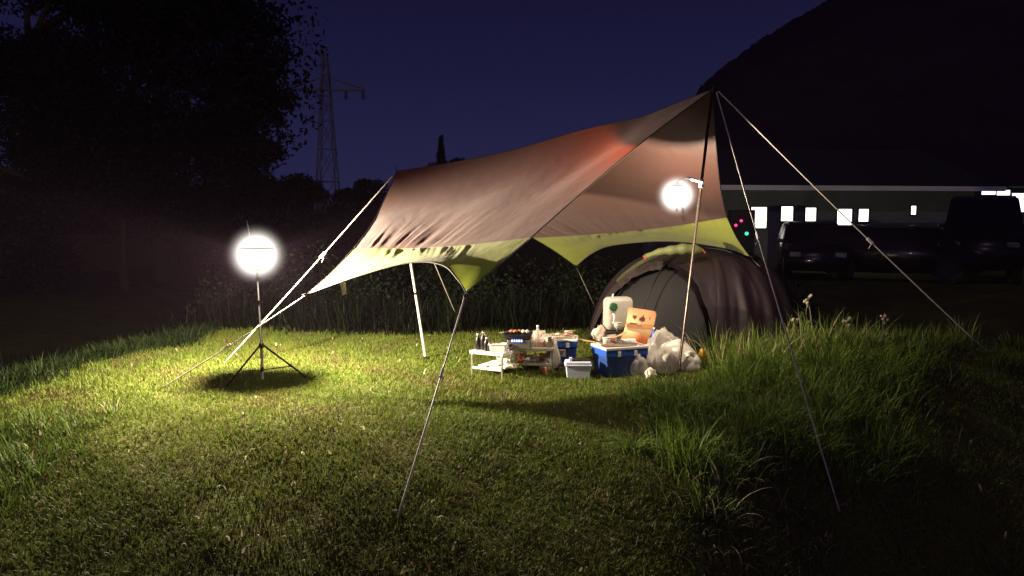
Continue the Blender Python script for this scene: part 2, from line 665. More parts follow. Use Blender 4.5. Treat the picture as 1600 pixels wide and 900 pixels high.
def make_lawn():
    n = 900000
    y = 2.4 + (rng.random(n) ** 0.85) * 9.2
    x = rng.uniform(-1, 1, n) * (0.72 * y + 1.2)
    keep = rng.random(n) < (0.6 + 0.4 * sstep(0.25, 0.6, patch(x, y, 2.3, 1.0))) * (1 - 0.5 * in_bank(x, y))
    x, y = x[keep], y[keep]
    n = len(x)
    base = np.stack([x, y, terrain(x, y) - 0.004], 1)
    pt = patch(x, y, 1.1, 4.0)
    pf = patch(x, y, 6.0, 2.0)
    h = rng.gamma(5, 0.0055, n) * (0.45 + 0.9 * pf) + 0.012
    green = np.array([0.10, 0.165, 0.02])
    yel = np.array([0.18, 0.20, 0.032])
    brn = np.array([0.13, 0.085, 0.045])
    mixv = np.clip(0.55 * rng.random(n) + 0.6 * (pt - 0.3), 0, 1)[:, None]
    tint = green * (1 - mixv) + yel * mixv
    bsel = (rng.random(n) < 0.10 + 0.35 * sstep(0.52, 0.8, patch(x, y, 1.9, 7.0)))[:, None]
    worn_dim = (0.42 * (1 - sstep(3.4, 5.6, y)) * (0.5 + patch(x, y, 2.6, 11.0)))[:, None]  # worn brown grass, plus lamplight falloff painted darker towards the front
    tint = np.where(bsel, brn, tint) * rng.uniform(0.85, 1.15, (n, 1))
    tint = tint * (1 - worn_dim) + np.array([0.055, 0.042, 0.026]) * worn_dim
    blades('lawn_grass', base, h, rng.uniform(0.0035, 0.0075, n), rng.uniform(0.45, 1.4, n), rng.uniform(0, 2 * PI, n), tint, 2, M['grass'],
           label='short trodden green and straw coloured lawn grass lit by the lantern', cat='grass')


make_lawn()


def make_litter():
    n = 900
    y = 2.8 + rng.random(n) * 7.5
    x = rng.uniform(-1, 1, n) * (0.7 * y + 1)
    base = np.stack([x, y, terrain(x, y) + rng.uniform(.012, .04, n)], 1)
    c = np.array([(0.34, 0.27, 0.15), (0.22, 0.13, 0.06), (0.42, 0.36, 0.24), (0.12, 0.06, 0.03)])[rng.integers(0, 4, n)]
    blades('dead_leaf_litter', base, rng.uniform(.02, .09, n), rng.uniform(.004, .016, n), rng.uniform(1.1, 1.6, n), rng.uniform(0, 6.28, n), c, 3, M['grass'],
           label='dead straw and curled brown leaf litter scattered over the lawn', cat='litter')


make_litter()


def tufts(cx, cy, per, spread, hmin, hmax, wmin, wmax, lmin, lmax, cols, seed=0):
    """blades growing in tufts round the given centres"""
    n = len(cx)
    X = np.repeat(cx, per) + rng.normal(0, 1, n * per) * np.repeat(spread, per)
    Y = np.repeat(cy, per) + rng.normal(0, 1, n * per) * np.repeat(spread, per)
    m = n * per
    base = np.stack([X, Y, terrain(X, Y) - 0.01], 1)
    hs = np.repeat(rng.uniform(0.6, 1.15, n), per)
    h = rng.uniform(hmin, hmax, m) * hs
    az = np.arctan2(Y - np.repeat(cy, per), X - np.repeat(cx, per)) + rng.normal(0, 0.7, m)
    lean = rng.uniform(lmin, lmax, m)
    c = np.array(cols)[rng.integers(0, len(cols), m)] * rng.uniform(0.7, 1.25, (m, 1))
    return base, h, rng.uniform(wmin, wmax, m), lean, az, c


def stack(parts):
    return [np.concatenate(z) for z in zip(*parts)]


GREENS = [(0.12, 0.21, 0.028), (0.15, 0.25, 0.034), (0.20, 0.28, 0.04), (0.075, 0.12, 0.022)]
DRY = [(0.40, 0.33, 0.18), (0.5, 0.44, 0.28)]
BROWNS = [(0.10, 0.075, 0.04), (0.07, 0.06, 0.03), (0.06, 0.09, 0.02)]


def make_bank_grass():
    # long arching grass over the bank to the right of the camp
    n = 2600
    x = rng.uniform(0.5, 7.5, n)
    y = rng.uniform(2.6, 8.4, n)
    s = (x - 0.9) * 0.62 - (y - 5.3) * 0.78
    keep = ((s > -0.75) | ((s > -1.5) & (rng.random(n) < .25))) & (s < 4) & (x > 0.9 + 0.2 * rng.random(n)) & ((x < 1.3) | (y < 6.9) | (x > 1.75))
    keep &= ~((np.hypot(x - 1.56, y - 7.05) < 0.35) | ((x < 1.9) & (y > 6.45)))
    dens = np.where(s < 0.9, 1.0, 0.5)
    keep &= rng.random(n) < dens * (0.25 + 0.75 * sstep(0.3, 0.62, patch(x, y, 2.1, 9.0))) * (1 - 0.6 * sstep(2.9, 4.4, x))
    x, y, s = x[keep], y[keep], s[keep]
    up = s < 0.95 + 0.25 * np.sin(x * 3.0)
    A = tufts(x[up], y[up], 60, np.full(up.sum(), 0.08), 0.14, 0.34, 0.006, 0.011, 0.25, 1.25, GREENS)
    B = tufts(x[~up], y[~up], 50, np.full((~up).sum(), 0.10), 0.06, 0.18, 0.005, 0.009, 0.4, 1.5, GREENS[3:] + BROWNS)
    C = tufts(x[::2], y[::2], 3, np.full(len(x[::2]), 0.09), 0.14, 0.36, 0.003, 0.006, 0.6, 1.5, DRY)
    m = 80
    wx_ = rng.uniform(1.9, 3.5, m)
    wy_ = 7.35 + rng.normal(0, .22, m) + .1 * (wx_ - 2.5)
    D = tufts(wx_, wy_, 26, np.full(m, 0.09), 0.25, 0.52, 0.005, 0.010, 0.15, 1.1, GREENS[1:] + DRY[:1])
    b, h, w, l, a, c = stack([A, B, C, D])
    # dimming of the lantern light painted into the blades towards the right
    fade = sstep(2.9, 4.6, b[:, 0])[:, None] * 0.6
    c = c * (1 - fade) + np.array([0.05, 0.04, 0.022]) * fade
    h = h * (0.6 + 0.75 * patch(b[:, 0], b[:, 1], 2.7, 5.0))
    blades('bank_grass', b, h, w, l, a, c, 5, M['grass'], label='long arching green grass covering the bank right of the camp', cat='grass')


make_bank_grass()


def make_weeds():
    # unmown growth behind the camp and round the left border
    parts = []
    n = 650
    x = rng.uniform(-7.5, 7.5, n)
    y = 9.75 + np.abs(rng.normal(0, 1, n)) * 1.1 + 0.25 * np.sin(x * 1.3)
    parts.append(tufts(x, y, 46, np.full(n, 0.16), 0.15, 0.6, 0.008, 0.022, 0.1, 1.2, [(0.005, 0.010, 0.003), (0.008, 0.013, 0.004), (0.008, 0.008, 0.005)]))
    n = 420
    t = rng.random(n)
    y = 5.4 + 4.4 * t
    x = -4.2 + (y - 6.2) * 0.2 - 0.25 - np.abs(rng.normal(0, .6, n)) + .15 * np.sin(y * 3.1)
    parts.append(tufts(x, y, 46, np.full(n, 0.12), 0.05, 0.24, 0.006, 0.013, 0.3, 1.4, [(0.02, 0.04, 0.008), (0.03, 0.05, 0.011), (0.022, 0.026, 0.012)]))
    n = 170
    x = rng.uniform(-6.5, -2.9, n)
    y = 4.6 + (x + 2.9) * -0.45 + rng.normal(0, .5, n)
    parts.append(tufts(x, y, 30, np.full(n, 0.09), 0.06, 0.2, 0.005, 0.010, 0.2, 1.1, [(0.08, 0.14, 0.02), (0.10, 0.14, 0.03)]))
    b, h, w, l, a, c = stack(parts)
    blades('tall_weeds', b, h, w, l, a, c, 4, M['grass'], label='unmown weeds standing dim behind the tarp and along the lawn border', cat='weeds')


make_weeds()


def single_tuft(u, v, per, hmin, hmax, lmin, lmax, cols, label, name='grass_tuft', spread=0.05, dry=6):
    g = G(u, v)
    t = thing(name, g, label, 'grass tuft')
    n1 = np.array([0.0])

    def mk(k, c, w0, w1, h0, h1):
        az = rng.uniform(0, 2 * PI, k)
        rr = np.abs(rng.normal(0, spread, k))
        b = np.stack([np.cos(az) * rr, np.sin(az) * rr, np.full(k, -0.02)], 1)
        cc = np.array(c)[rng.integers(0, len(c), k)] * rng.uniform(.8, 1.2, (k, 1))
        return b, rng.uniform(h0, h1, k), rng.uniform(w0, w1, k), rng.uniform(lmin, lmax, k), az, cc
    blades('blades', *mk(per, cols, .007, .013, hmin, hmax), 7, M['grass'], parent=t)
    if dry:
        blades('dry_leaves', *mk(dry, DRY, .008, .013, hmin, hmax), 7, M['grass'], parent=t)


single_tuft(985, 705, 60, .10, .32, .6, 1.6, GREENS, 'large tuft of arching grass blades at the lower left of the bank', dry=0)
single_tuft(1130, 760, 34, .15, .36, .5, 1.5, GREENS, 'grass tuft in the dim light beside the near right guy rope foot', dry=8)
single_tuft(178, 645, 26, .1, .22, .2, 1.1, GREENS, 'small pale edged grass tuft at the left border of the lawn', dry=7)
single_tuft(785, 628, 20, .06, .16, .3, 1.2, GREENS, 'small straw coloured tuft in the lawn just below the folding table', dry=10)


def weed_stalk(u, v, d, h, label, heads=5, seed=1):
    b = P(u, v, d)
    b.z = float(terrain(b.x, b.y))
    rd = random.Random(seed)
    t = thing('weed_stalk', b, label, 'weed')
    bm = NB()
    pts = [(0, 0, -0.02), (0.01, 0, h * .4), (-0.012, 0.01, h * .75), (0.0, 0, h)]
    tube(bm, pts, [.006, .005, .004, .003], 6)
    obj('stem', bm, pbr_cache('weed_stem', (0.22, 0.22, 0.12)), t)
    bm = NB()
    for k in range(heads):
        a = rd.uniform(0, 6.28)
        z = h * rd.uniform(.82, 1.0)
        c = Vector((math.cos(a) * .03, math.sin(a) * .03, z + .02))
        tube(bm, [(0, 0, z - .03), c], .002, 5)
        bmesh.ops.create_icosphere(bm, subdivisions=2, radius=rd.uniform(.012, .02), matrix=Matrix.Translation(c))
    obj('flower_head', bm, pbr_cache('weed_head', (0.30, 0.26, 0.16)), t)
    bm = NB()
    for k in range(11):
        a = rd.uniform(0, 6.28)
        z = h * rd.uniform(.1, .7)
        L_ = rd.uniform(.06, .15)
        d1 = Vector((math.cos(a), math.sin(a), .5))
        sd = Vector((-math.sin(a), math.cos(a), 0)) * .012
        p0 = Vector((0, 0, z))
        p1 = p0 + d1 * L_ * .5
        p2 = p0 + Vector((math.cos(a), math.sin(a), .15)) * L_
        f = bm.faces.new([bm.verts.new(q) for q in (p0, p1 - sd, p2, p1 + sd)])
    obj('leaves', bm, pbr_cache('weed_leaf', (0.12, 0.16, 0.05)), t)


_pc = {}


def pbr_cache(n, c):
    if n not in _pc:
        _pc[n] = pbr(n, c, 0.7)
    return _pc[n]


weed_stalk(1260, 540, 7.6, .62, 'tall dry weed stalk with a round seed head right of the tent', 6, 2)
weed_stalk(1240, 540, 7.5, .40, 'shorter leaning weed stalk close beside the tent edge', 4, 5)
weed_stalk(1380, 545, 7.3, .42, 'brown weed stalk standing alone on the dark bank crest', 5, 9)
weed_stalk(1322, 545, 7.2, .36, 'branching brown weed on the bank between two taller stalks', 7, 11)


# ------------------------------------------------------------------ tarp
F = P(1113, 140, 7.2)
RR = P(620, 268, 8.1)
P1 = P(480, 460, 6.55)
P2 = P(728, 457, 5.35)
S1 = P(553, 388, 7.0)
S2 = P(830, 371, 6.0)
P3 = P(900, 416, 9.7)
P4 = P(1172, 401, 8.35)
S3 = P(833, 372, 9.3)
S4 = P(1136, 340, 8.05)
ridge = [RR, P(700, 255, 7.95), P(800, 235, 7.77), P(910, 203, 7.6), P(1000, 183, 7.42), P(1060, 160, 7.3), F]

tarp = thing('tarp', RR, 'large brown camping tarp with lime green lower borders pitched over the camp', 'tarp')
tarp_parts = []


def wrinkle(S, dirn, amp, freq, seed, t0=0.5, s0=0.0, s1=1.0):
    """folds that run away from the seam at t = 1"""
    def W(s, t):
        p = S(s, t)
        k = max(0, (t - t0) / (1 - t0)) ** 1.6
        env = max(0.0, min(1, (s - s0) / .12)) * max(0.0, min(1, (s1 - s) / .25))
        w = noise.noise(Vector((s * freq, seed, t * 0.8))) + 0.6 * noise.noise(Vector((s * freq * 2.3, seed + 5, t * 1.2)))
        edge = min(1, (1 - t) * 14) * min(1, s * 25) * min(1, (1 - s) * 25)
        sag = -0.0
        big = 0.012 * noise.noise(Vector((s * 5, t * 3, seed))) * min(1, t * 8) * edge
        return p + dirn * (w * amp * k * env * edge + big) + Vector((0, 0, sag))
    return W


def loc(o, par):
    # geometry was built in world space; shift it into the parent's frame
    o.data.transform(Matrix.Translation(-par.location))
    return o


near_n = (F - RR).cross(P1 - RR).normalized()
if near_n.y > 0:
    near_n = -near_n
near_rear = [RR, P(594, 325, 7.7), P(578, 355, 7.35), S1]
near_front = [F, P(1015, 213, 6.88), P(925, 288, 6.45), S2]
near_seam = [S1, P(640, 388, 6.8), P(735, 382, 6.4), S2]
far_rear = [RR, P(735, 330, 8.9), S3]
far_front = [F, P(1119, 230, 7.4), P(1126, 295, 7.7), S4]
far_seam = [S3, P(930, 366, 9.0), P(1040, 355, 8.5), S4]


# the seam is sewn to both cloths: the near one billows where the folds are
loc(grid_mesh('brown_side_panel', wrinkle(coons(ridge, near_seam, near_rear, near_front), near_n, 0.024, 26, 3.1, .55, 0.0, .62), 130, 60, M['tarp_brown'], tarp), tarp)
bot_near = [P1, P(560, 432, 6.3), P(640, 411, 6.05), P(690, 414, 5.75), P(716, 438, 5.45), P2]
loc(grid_mesh('lime_border', wrinkle(coons(list(reversed(bot_near)), list(reversed(near_seam)), [P2, (P2 + S2) / 2, S2], [P1, P(519, 425, 6.78), S1]),
              near_n, 0.018, 30, 8.8, .25, 0.25, .98), 130, 22, M['tarp_green'], tarp), tarp)
far_n = Vector((0.3, -0.9, -0.5)).normalized()
loc(grid_mesh('brown_side_panel', wrinkle(coons(ridge, far_seam, far_rear, far_front), far_n, 0.03, 22, 12.7, .5, 0.0, 1.05), 110, 50, M['tarp_brown'], tarp), tarp)
bot_far = [P3, P(925, 396, 9.55), P(960, 383, 9.35), P(1045, 377, 8.95), P(1130, 387, 8.55), P4]
loc(grid_mesh('lime_border', wrinkle(coons(bot_far, far_seam, [P3, P(866, 392, 9.5), S3], [P4, P(1152, 373, 8.2), S4]), far_n, 0.03, 30, 15.5, .2, 0.1, 1.1), 110, 18, M['tarp_green'], tarp), tarp)
# edging tape along every free edge
bm = NB()
for crv, n in ((near_rear, 20), (near_front, 40), (bot_near, 40), ([P1, P(519, 425, 6.78), S1], 10), ([P2, (P2 + S2) / 2, S2], 12),
               (far_rear, 20), (far_front, 24), (bot_far, 40), ([P3, P(866, 392, 9.5), S3], 10), ([P4, P(1152, 373, 8.2), S4], 10), (ridge, 40)):
    tube(bm, [curve_pts(crv, i / n) - tarp.location for i in range(n + 1)], 0.0055, 5)
obj('edging_tape', bm, M['tape'], tarp)
# webbing loops at the corners and the little hanging tab
for c, dv in ((P1, (-.5, -.25, -.1)), (P2, (-.2, -.3, -.35)), (P3, (.2, .4, -.3)), (P4, (.35, .35, -.3))):
    bm = NB()
    dv = Vector(dv).normalized()
    a = c - tarp.location
    tube(bm, [a - dv * .03, a + dv * .035, a + dv * .055 + Vector((.012, 0, .008)), a + dv * .03 + Vector((.02, 0, .012)), a - dv * .01], .006, 6)
    obj('corner_loop', bm, M['tape'], tarp)
tp = P(531, 443, 6.38) - tarp.location
bm = NB()
for k in range(2):
    pts = [tp + Vector((0, 0, .01)), tp + Vector((.045, .01, .008)), tp + Vector((.05, 0, -.09)), tp + Vector((.018, -.004, -.1))]
    if k == 0:
        bm.faces.new([bm.verts.new(q) for q in pts])
r_ = bmesh.ops.extrude_face_region(bm, geom=list(bm.faces))
for v in [g for g in r_['geom'] if isinstance(g, bmesh.types.BMVert)]:
    v.co.y += .006
obj('hanging_tab', bm, M['paper'], tarp)


def pole(name, base, top, r, mat, label, joints=(.34, .67), tip=True):
    d = top - base
    t = thing(name, base, label, 'pole')
    bm = NB()
    tube(bm, [Vector((0, 0, 0)), d], r, 14)
    obj('shaft', bm, mat, t, True)
    for j in joints:
        bm = NB()
        tube(bm, [d * (j - .006), d * (j + .006)], r * 1.18, 14)
        obj('joint_ring', bm, M['black'], t)
    bm = NB()
    u_ = d.normalized()
    tube(bm, [Vector((0, 0, 0)) - u_ * .02, u_ * .035], [r * 1.1, r * 1.3], 12)
    obj('foot_cap', bm, M['black'], t)
    if tip:
        bm = NB()
        tube(bm, [d, d + u_ * .07], [r * .35, r * .25], 8)
        obj('tip_pin', bm, M['steel'], t)
    return t


fp_base = G(1060, 583)
pole('tarp_pole', fp_base, F + Vector((-.0, 0, -.03)), .0135, M['pole'], 'tall dark metal pole holding up the front peak of the tarp', (.3, .6, .88))
rp_base = G(665, 562)
pole('tarp_pole', rp_base, RR + Vector((0, 0, -.01)), .013, M['pale_pole'], 'shorter pale pole holding up the rear end of the tarp', (.35, .7))


def guy(a, stake, label, tens=None, r=0.0058, peg=True):
    t = thing('guy_rope', a, label, 'rope', 'guy ropes of the tarp')
    d = stake - a
    n = 14
    pts = []
    for i in range(n + 1):
        f = i / n
        pts.append(d * f + Vector((0, 0, -0.02 * d.length / 3 * math.sin(PI * f))))
    bm = NB()
    # doubled cord above the slider, single below
    tube(bm, pts, r, 7)
    obj('cord', bm, M['rope'], t)
    if tens:
        c = d * tens + Vector((0, 0, -0.02 * d.length / 3 * math.sin(PI * tens)))
        bm = NB()
        q = d.to_track_quat('Z', 'Y').to_matrix()
        box(bm, c, (.016, .03, .075), bevel=.006, rot=q)
        obj('slider', bm, M['white'], t)
        bm = NB()
        tube(bm, [c, c + Vector((.01, 0, -.03)), c + Vector((-.012, .005, -.07))], r * .7, 5)
        obj('loose_end', bm, M['rope'], t)
    if peg:
        p = thing('tent_peg', stake, 'steel peg ' + peg, 'peg', 'steel pegs of the guy ropes')
        bm = NB()
        dv = Vector((-d.x, -d.y, 0)).normalized() * -.03
        tube(bm, [Vector((0, 0, .06)) + dv, Vector((0, 0, -.1))], .005, 6)
        tube(bm, [Vector((0, 0, .06)) + dv, Vector((0, 0, .075)) + dv * 1.4 + Vector((.012, 0, 0)), Vector((0, 0, .055)) + dv * 1.7 + Vector((.02, 0, 0))], .005, 6)
        obj('shank', bm, M['steel'], p)


guy(P2, G(620, 812), 'guy rope from the nearest lime corner down to the lawn at the front', .4, peg='in the lawn at the bottom centre holding the nearest rope')
guy(P1, G(244, 612), 'guy rope from the lime corner beside the tripod lantern, reaching farthest left', .53, peg='at the far left end of the ropes')
guy(RR + Vector((-.03, -.1, -.05)), G(346, 572), 'steep guy rope from the rear peak passing in front of the tripod', .42, peg='just left of the tripod lantern')
guy(RR, P(742, 560, 10.2), 'faint guy rope running from the rear peak back into the weeds', None, .004, peg='hidden in the weeds behind the camp')
guy(P3, P(950, 520, 10.9), 'thin guy rope from the far lime corner going back behind the water jug', None, .0045, peg='in the weeds behind the water jug')
guy(F + Vector((.03, -.03, -.03)), G(1312, 800), 'guy rope from the front peak ending on the dark slope at lower right', .42, .0062, peg='on the dark slope at lower right')
guy(F + Vector((.05, -.03, -.02)), P(1540, 548, 6.9), 'guy rope from the front peak stretching farthest right into the dark', .57, .0066, peg='at the far right end of the ropes')
guy(P4, P(1330, 555, 9.3), 'dim guy rope from the lime corner above the tent', None, .004, peg='behind the bank right of the tent')


# ------------------------------------------------------------------ lanterns
def lantern_parts(t, c, halo_r, hood_r, hood_h, base_r, base_h, cap_up=True):
    """c: local centre of the mantle"""
    c = Vector(c)
    bm = NB()
    bmesh.ops.create_uvsphere(bm, u_segments=32, v_segments=20, radius=halo_r, matrix=Matrix.Translation(c))
    obj('bloom_halo', bm, bloom_mat(halo_r, 40 / halo_r), t, True)  # bloom around the mantle, added as an emissive volume
    bm = NB()
    bmesh.ops.create_uvsphere(bm, u_segments=16, v_segments=10, radius=.022, matrix=Matrix.Translation(c))
    obj('mantle', bm, M['mantle'], t, True)
    bm = NB()
    lathe(bm, [(hood_r, hood_h), (hood_r * .98, hood_h + .008), (hood_r * .35, hood_h + .03), (hood_r * .3, hood_h + .045), (0, hood_h + .05)], c, 24)
    obj('hood', bm, M['steel'], t)
    bm = NB()
    z0 = -base_h
    lathe(bm, [(base_r * .3, z0 - .06), (base_r * .9, z0 - .055), (base_r, z0 - .03), (base_r, z0 - .012), (base_r * .55, z0)], c, 24)
    obj('burner_base', bm, M['steel'], t)


def point(name, loc_, power, col, rad):
    d = bpy.data.lights.new(name, 'POINT')
    d.energy = power
    d.color = col
    d.shadow_soft_size = rad
    o = bpy.data.objects.new(name, d)
    COL.objects.link(o)
    o.location = loc_
    return o


WARM = (1.0, 0.83, 0.62)
LP = P(401, 398, 6.8)          # lamp on the stand
LS = G(409, 590)
LS = Vector((P(409, 560, 6.8).x, 6.8, float(terrain(P(409, 560, 6.8).x, 6.8))))
stand = thing('tripod_stand', LS, 'black tripod light stand on the lawn holding the bright left lantern', 'tripod')
top = LP - LS + Vector((0, 0, -.14))
bm = NB()
hubz = (P(408, 540, 6.8) - LS).z
tube(bm, [(0, 0, .03), (0.0, 0, hubz)], .013, 12)
tube(bm, [(0, 0, hubz), (top.x * .6, 0, top.z * .72)], .011, 12)
tube(bm, [(top.x * .6, 0, top.z * .72), top], .008, 12)
obj('column', bm, M['silver'], stand, True)
for zz, rr in ((hubz, .022), (.12, .017)):
    bm = NB()
    lathe(bm, [(rr * .8, -.022), (rr, -.014), (rr, .014), (rr * .8, .022)], (0, 0, zz), 12)
    obj('leg_collar', bm, M['gunmetal'], stand)
for zf in (.72, .93):
    bm = NB()
    c = Vector((top.x * (.6 + (zf - .72) / .28 * .4), 0, top.z * zf))
    box(bm, c, (.03, .03, .035), bevel=.006)
    tube(bm, [c, c + Vector((.035, -.01, 0))], .006, 8)
    obj('clamp_knob', bm, M['black'], stand)
for (u_, v_, dd) in ((353, 587, 6.55), (479, 578, 6.95), (408, 570, 7.25)):
    e = P(u_, v_, dd)
    e.z = float(terrain(e.x, e.y)) + .012
    e = e - LS
    bm = NB()
    a = Vector((e.x * .05, e.y * .05, hubz))
    tube(bm, [a, e], .0085, 8)
    leg = obj('leg', bm, M['gunmetal'], stand)
    bm = NB()
    tube(bm, [a.lerp(e, .955), a.lerp(e, 1.0)], .012, 8)
    obj('rubber_foot', bm, M['tyre'], leg)
    bm = NB()
    m_ = a.lerp(e, .64)
    tube(bm, [m_, Vector((0, 0, .115))], .005, 6)
    obj('brace', bm, M['gunmetal'], stand)

lt = thing('gas_lantern', LP, 'glaring white gas lantern mounted on the tripod stand at left', 'lantern', None)
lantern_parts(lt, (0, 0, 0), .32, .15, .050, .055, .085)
bm = NB()
tube(bm, [(-.045, 0, .05), (-.06, 0, .18), (-.075, 0, .30)], [.006, .006, .004], 8)
obj('carry_handle', bm, M['white'], lt)
bm = NB()
tube(bm, [(0, 0, -.16), (0.0, 0, -.22)], .012, 10)
obj('mounting_stem', bm, M['steel'], lt)
point('lantern_flame', LP, 1400, WARM, .018)

HP = P(1058, 305, 7.0)
pole_at = fp_base.lerp(F, (P(1090, 284, 7.1).z - fp_base.z) / (F.z - fp_base.z))
hl = thing('gas_lantern', HP, 'bright white lantern hanging from the front pole inside the tarp', 'lantern', None)
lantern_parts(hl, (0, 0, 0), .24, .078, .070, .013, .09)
bm = NB()
hk = pole_at - HP
tube(bm, [(0, 0, .12), (0.01, 0, .135), Vector((hk.x * .35, hk.y * .5, .16))], .004, 6)
obj('bail_handle', bm, M['steel'], hl)
bm = NB()
tube(bm, [(.045, -.02, -.1), (.05, -.02, -.16)], .014, 8)
obj('valve_knob', bm, M['white'], hl)
point('lantern_flame', HP, 115, WARM, .010)
hook = thing('lantern_hook', pole_at, 'pale clip on hook gripping the front pole above the hanging lantern', 'hook')
bm = NB()
tube(bm, [(.02, 0, -.04), (.0, -.01, 0), Vector((-hk.x * .5, -hk.y * .5, .03)), Vector((-hk.x * .68, -hk.y * .5, .035))], [.012, .014, .013, .006], 8)
obj('hook_arm', bm, M['white'], hook)
bm = NB()
dd_ = (F - fp_base).normalized()
tube(bm, [-dd_ * .05, dd_ * .03], .021, 12)
obj('clamp_sleeve', bm, M['white'], hook)


# ------------------------------------------------------------------ camp furniture
TZ = 0.235


def table(base, rz, w, d, top_mat, label, shelf=True):
    t = thing('folding_table', base, label, 'table', None, rz)
    bm = NB()
    nb = 5
    for k in range(nb):
        yy = -d / 2 + (k + .5) * d / nb
        box(bm, (0, yy, TZ - .008), (w, d / nb - .004, .014), bevel=.003)
    obj('tabletop', bm, top_mat, t)
    bm = NB()
    for s in (-1, 1):
        box(bm, (0, s * (d / 2 + .006), TZ - .014), (w + .03, .012, .03), bevel=.003)
        box(bm, (s * (w / 2 + .009), 0, TZ - .014), (.012, d - .004, .03), bevel=.003)
    obj('rail', bm, M['whitetop'], t)
    for sx in (-1, 1):
        for sy in (-1, 1):
            bm = NB()
            box(bm, (sx * (w / 2 - .004), sy * (d / 2 - .006), (TZ - .03) / 2 - .02), (.016, .016, TZ + .0 - .0), bevel=.003)
            obj('leg', bm, M['silver'], t)
    if shelf:
        bm = NB()
        box(bm, (0, 0, .075), (w - .03, d * .6, .012), bevel=.003)
        for s in (-1, 1):
            box(bm, (0, s * (d / 2 - .004), .075), (w - .026, .012, .024), bevel=.003)
        obj('shelf', bm, M['whitetop'], t)
    return t


t1c = Vector((-.12, 7.22, 0))
t1r = -.50
t1 = table(on_ground(t1c.x, t1c.y), t1r, .33, .48, M['whitetop'], 'low white two tier folding table carrying black bottles and the grill')
t2c = Vector((.19, 7.42, 0))
t2r = -.08
t2 = table(on_ground(t2c.x, t2c.y), t2r, .44, .36, M['beige'], 'second low table crowded with cups, bags and a clear bottle')


def at1(x, y):
    c, s = math.cos(t1r), math.sin(t1r)
    z = float(terrain(t1c.x, t1c.y))
    return Vector((t1c.x + c * x - s * y, t1c.y + s * x + c * y, z + TZ))


def at2(x, y, z=TZ):
    c, s = math.cos(t2r), math.sin(t2r)
    return Vector((t2c.x + c * x - s * y, t2c.y + s * x + c * y, float(terrain(t2c.x, t2c.y)) + z))


def bottle(p, h, r, mat, capmat, label, group=None, name='bottle'):
    t = thing(name, p, label, 'bottle', group)
    bm = NB()
    lathe(bm, [(r * .9, .001), (r, .006), (r, h * .55), (r * .9, h * .66), (r * .38, h * .82), (r * .36, h * .9)], n=16)
    obj('body', bm, mat, t)
    bm = NB()
    lathe(bm, [(r * .46, h * .885), (r * .46, h), (0, h)], n=14)
    obj('cap', bm, capmat, t)
    return t


bottle(at1(-.135, -.17), .15, .026, M['black'], M['white'], 'black squeeze bottle with white cap at the left edge of the table')
bottle(at1(-.085, -.16), .17, .026, M['black'], M['silver'], 'tallest black bottle, silver topped, second on the white table')
bottle(at1(-.03, -.19), .125, .025, M['black'], M['white'], 'black bottle with white cap in front of the taller black ones')
bottle(at1(.012, -.20), .10, .024, M['black'], M['black'], 'shortest all black bottle beside the white box')
bottle(at1(-.12, -.08), .135, .026, M['gunmetal'], M['white'], 'black bottle standing behind the left edge bottle')

# white box with lid
t = thing('storage_box', at1(.085, -.17), 'glossy white open topped box next to the black bottles', 'box', rz=t1r + .35)
bm = NB()
box(bm, (0, 0, .035), (.15, .10, .068), bevel=.006, taper=.94)
obj('body', bm, M['white'], t)
bm = NB()
for s in (-1, 1):
    box(bm, (0, s * .05, .071), (.158, .008, .008), bevel=.002)
    box(bm, (s * .075, 0, .071), (.008, .092, .008), bevel=.002)
obj('rim', bm, M['white'], t)

# table-top grill with blue flame
gp = at1(.17, .06)
gl = thing('gas_grill', gp, 'black table top gas grill with a blue flame, food laid on it', 'grill', rz=-.12)
bm = NB()
box(bm, (0.02, 0, .05), (.23, .19, .09), bevel=.008)
obj('housing', bm, M['steel'], gl)
bm = NB()
box(bm, (0, 0, .122), (.27, .22, .05), bevel=.01, taper=.9)
obj('pan', bm, M['black'], gl)
bm = NB()
for k in range(9):
    box(bm, (-.11 + k * .0275, 0, .151), (.006, .21, .006))
obj('grate', bm, M['gunmetal'], gl)
bm = NB()
for k in range(5):
    lathe(bm, [(.006, 0), (.010, .008), (.006, .018), (0, .026)], (-.045 + k * .022, -.1, .078), 8)
obj('flame', bm, M['flame'], gl)
bm = NB()
tube(bm, [(-.06, -.097, .045), (-.06, -.115, .045)], .014, 12)
obj('knob', bm, M['black'], gl)
rd = random.Random(4)


def lump(bm, c, s, seed, amp=.25, sub=2):
    r = bmesh.ops.create_icosphere(bm, subdivisions=sub, radius=1.0)
    for v in r['verts']:
        k = 1 + amp * noise.noise(v.co * 1.7 + Vector((seed, seed * .7, 0)))
        v.co = Vector((v.co.x * s[0] * k, v.co.y * s[1] * k, v.co.z * s[2] * k)) + Vector(c)
    for f in {f for v in r['verts'] for f in v.link_faces}:
        f.smooth = True


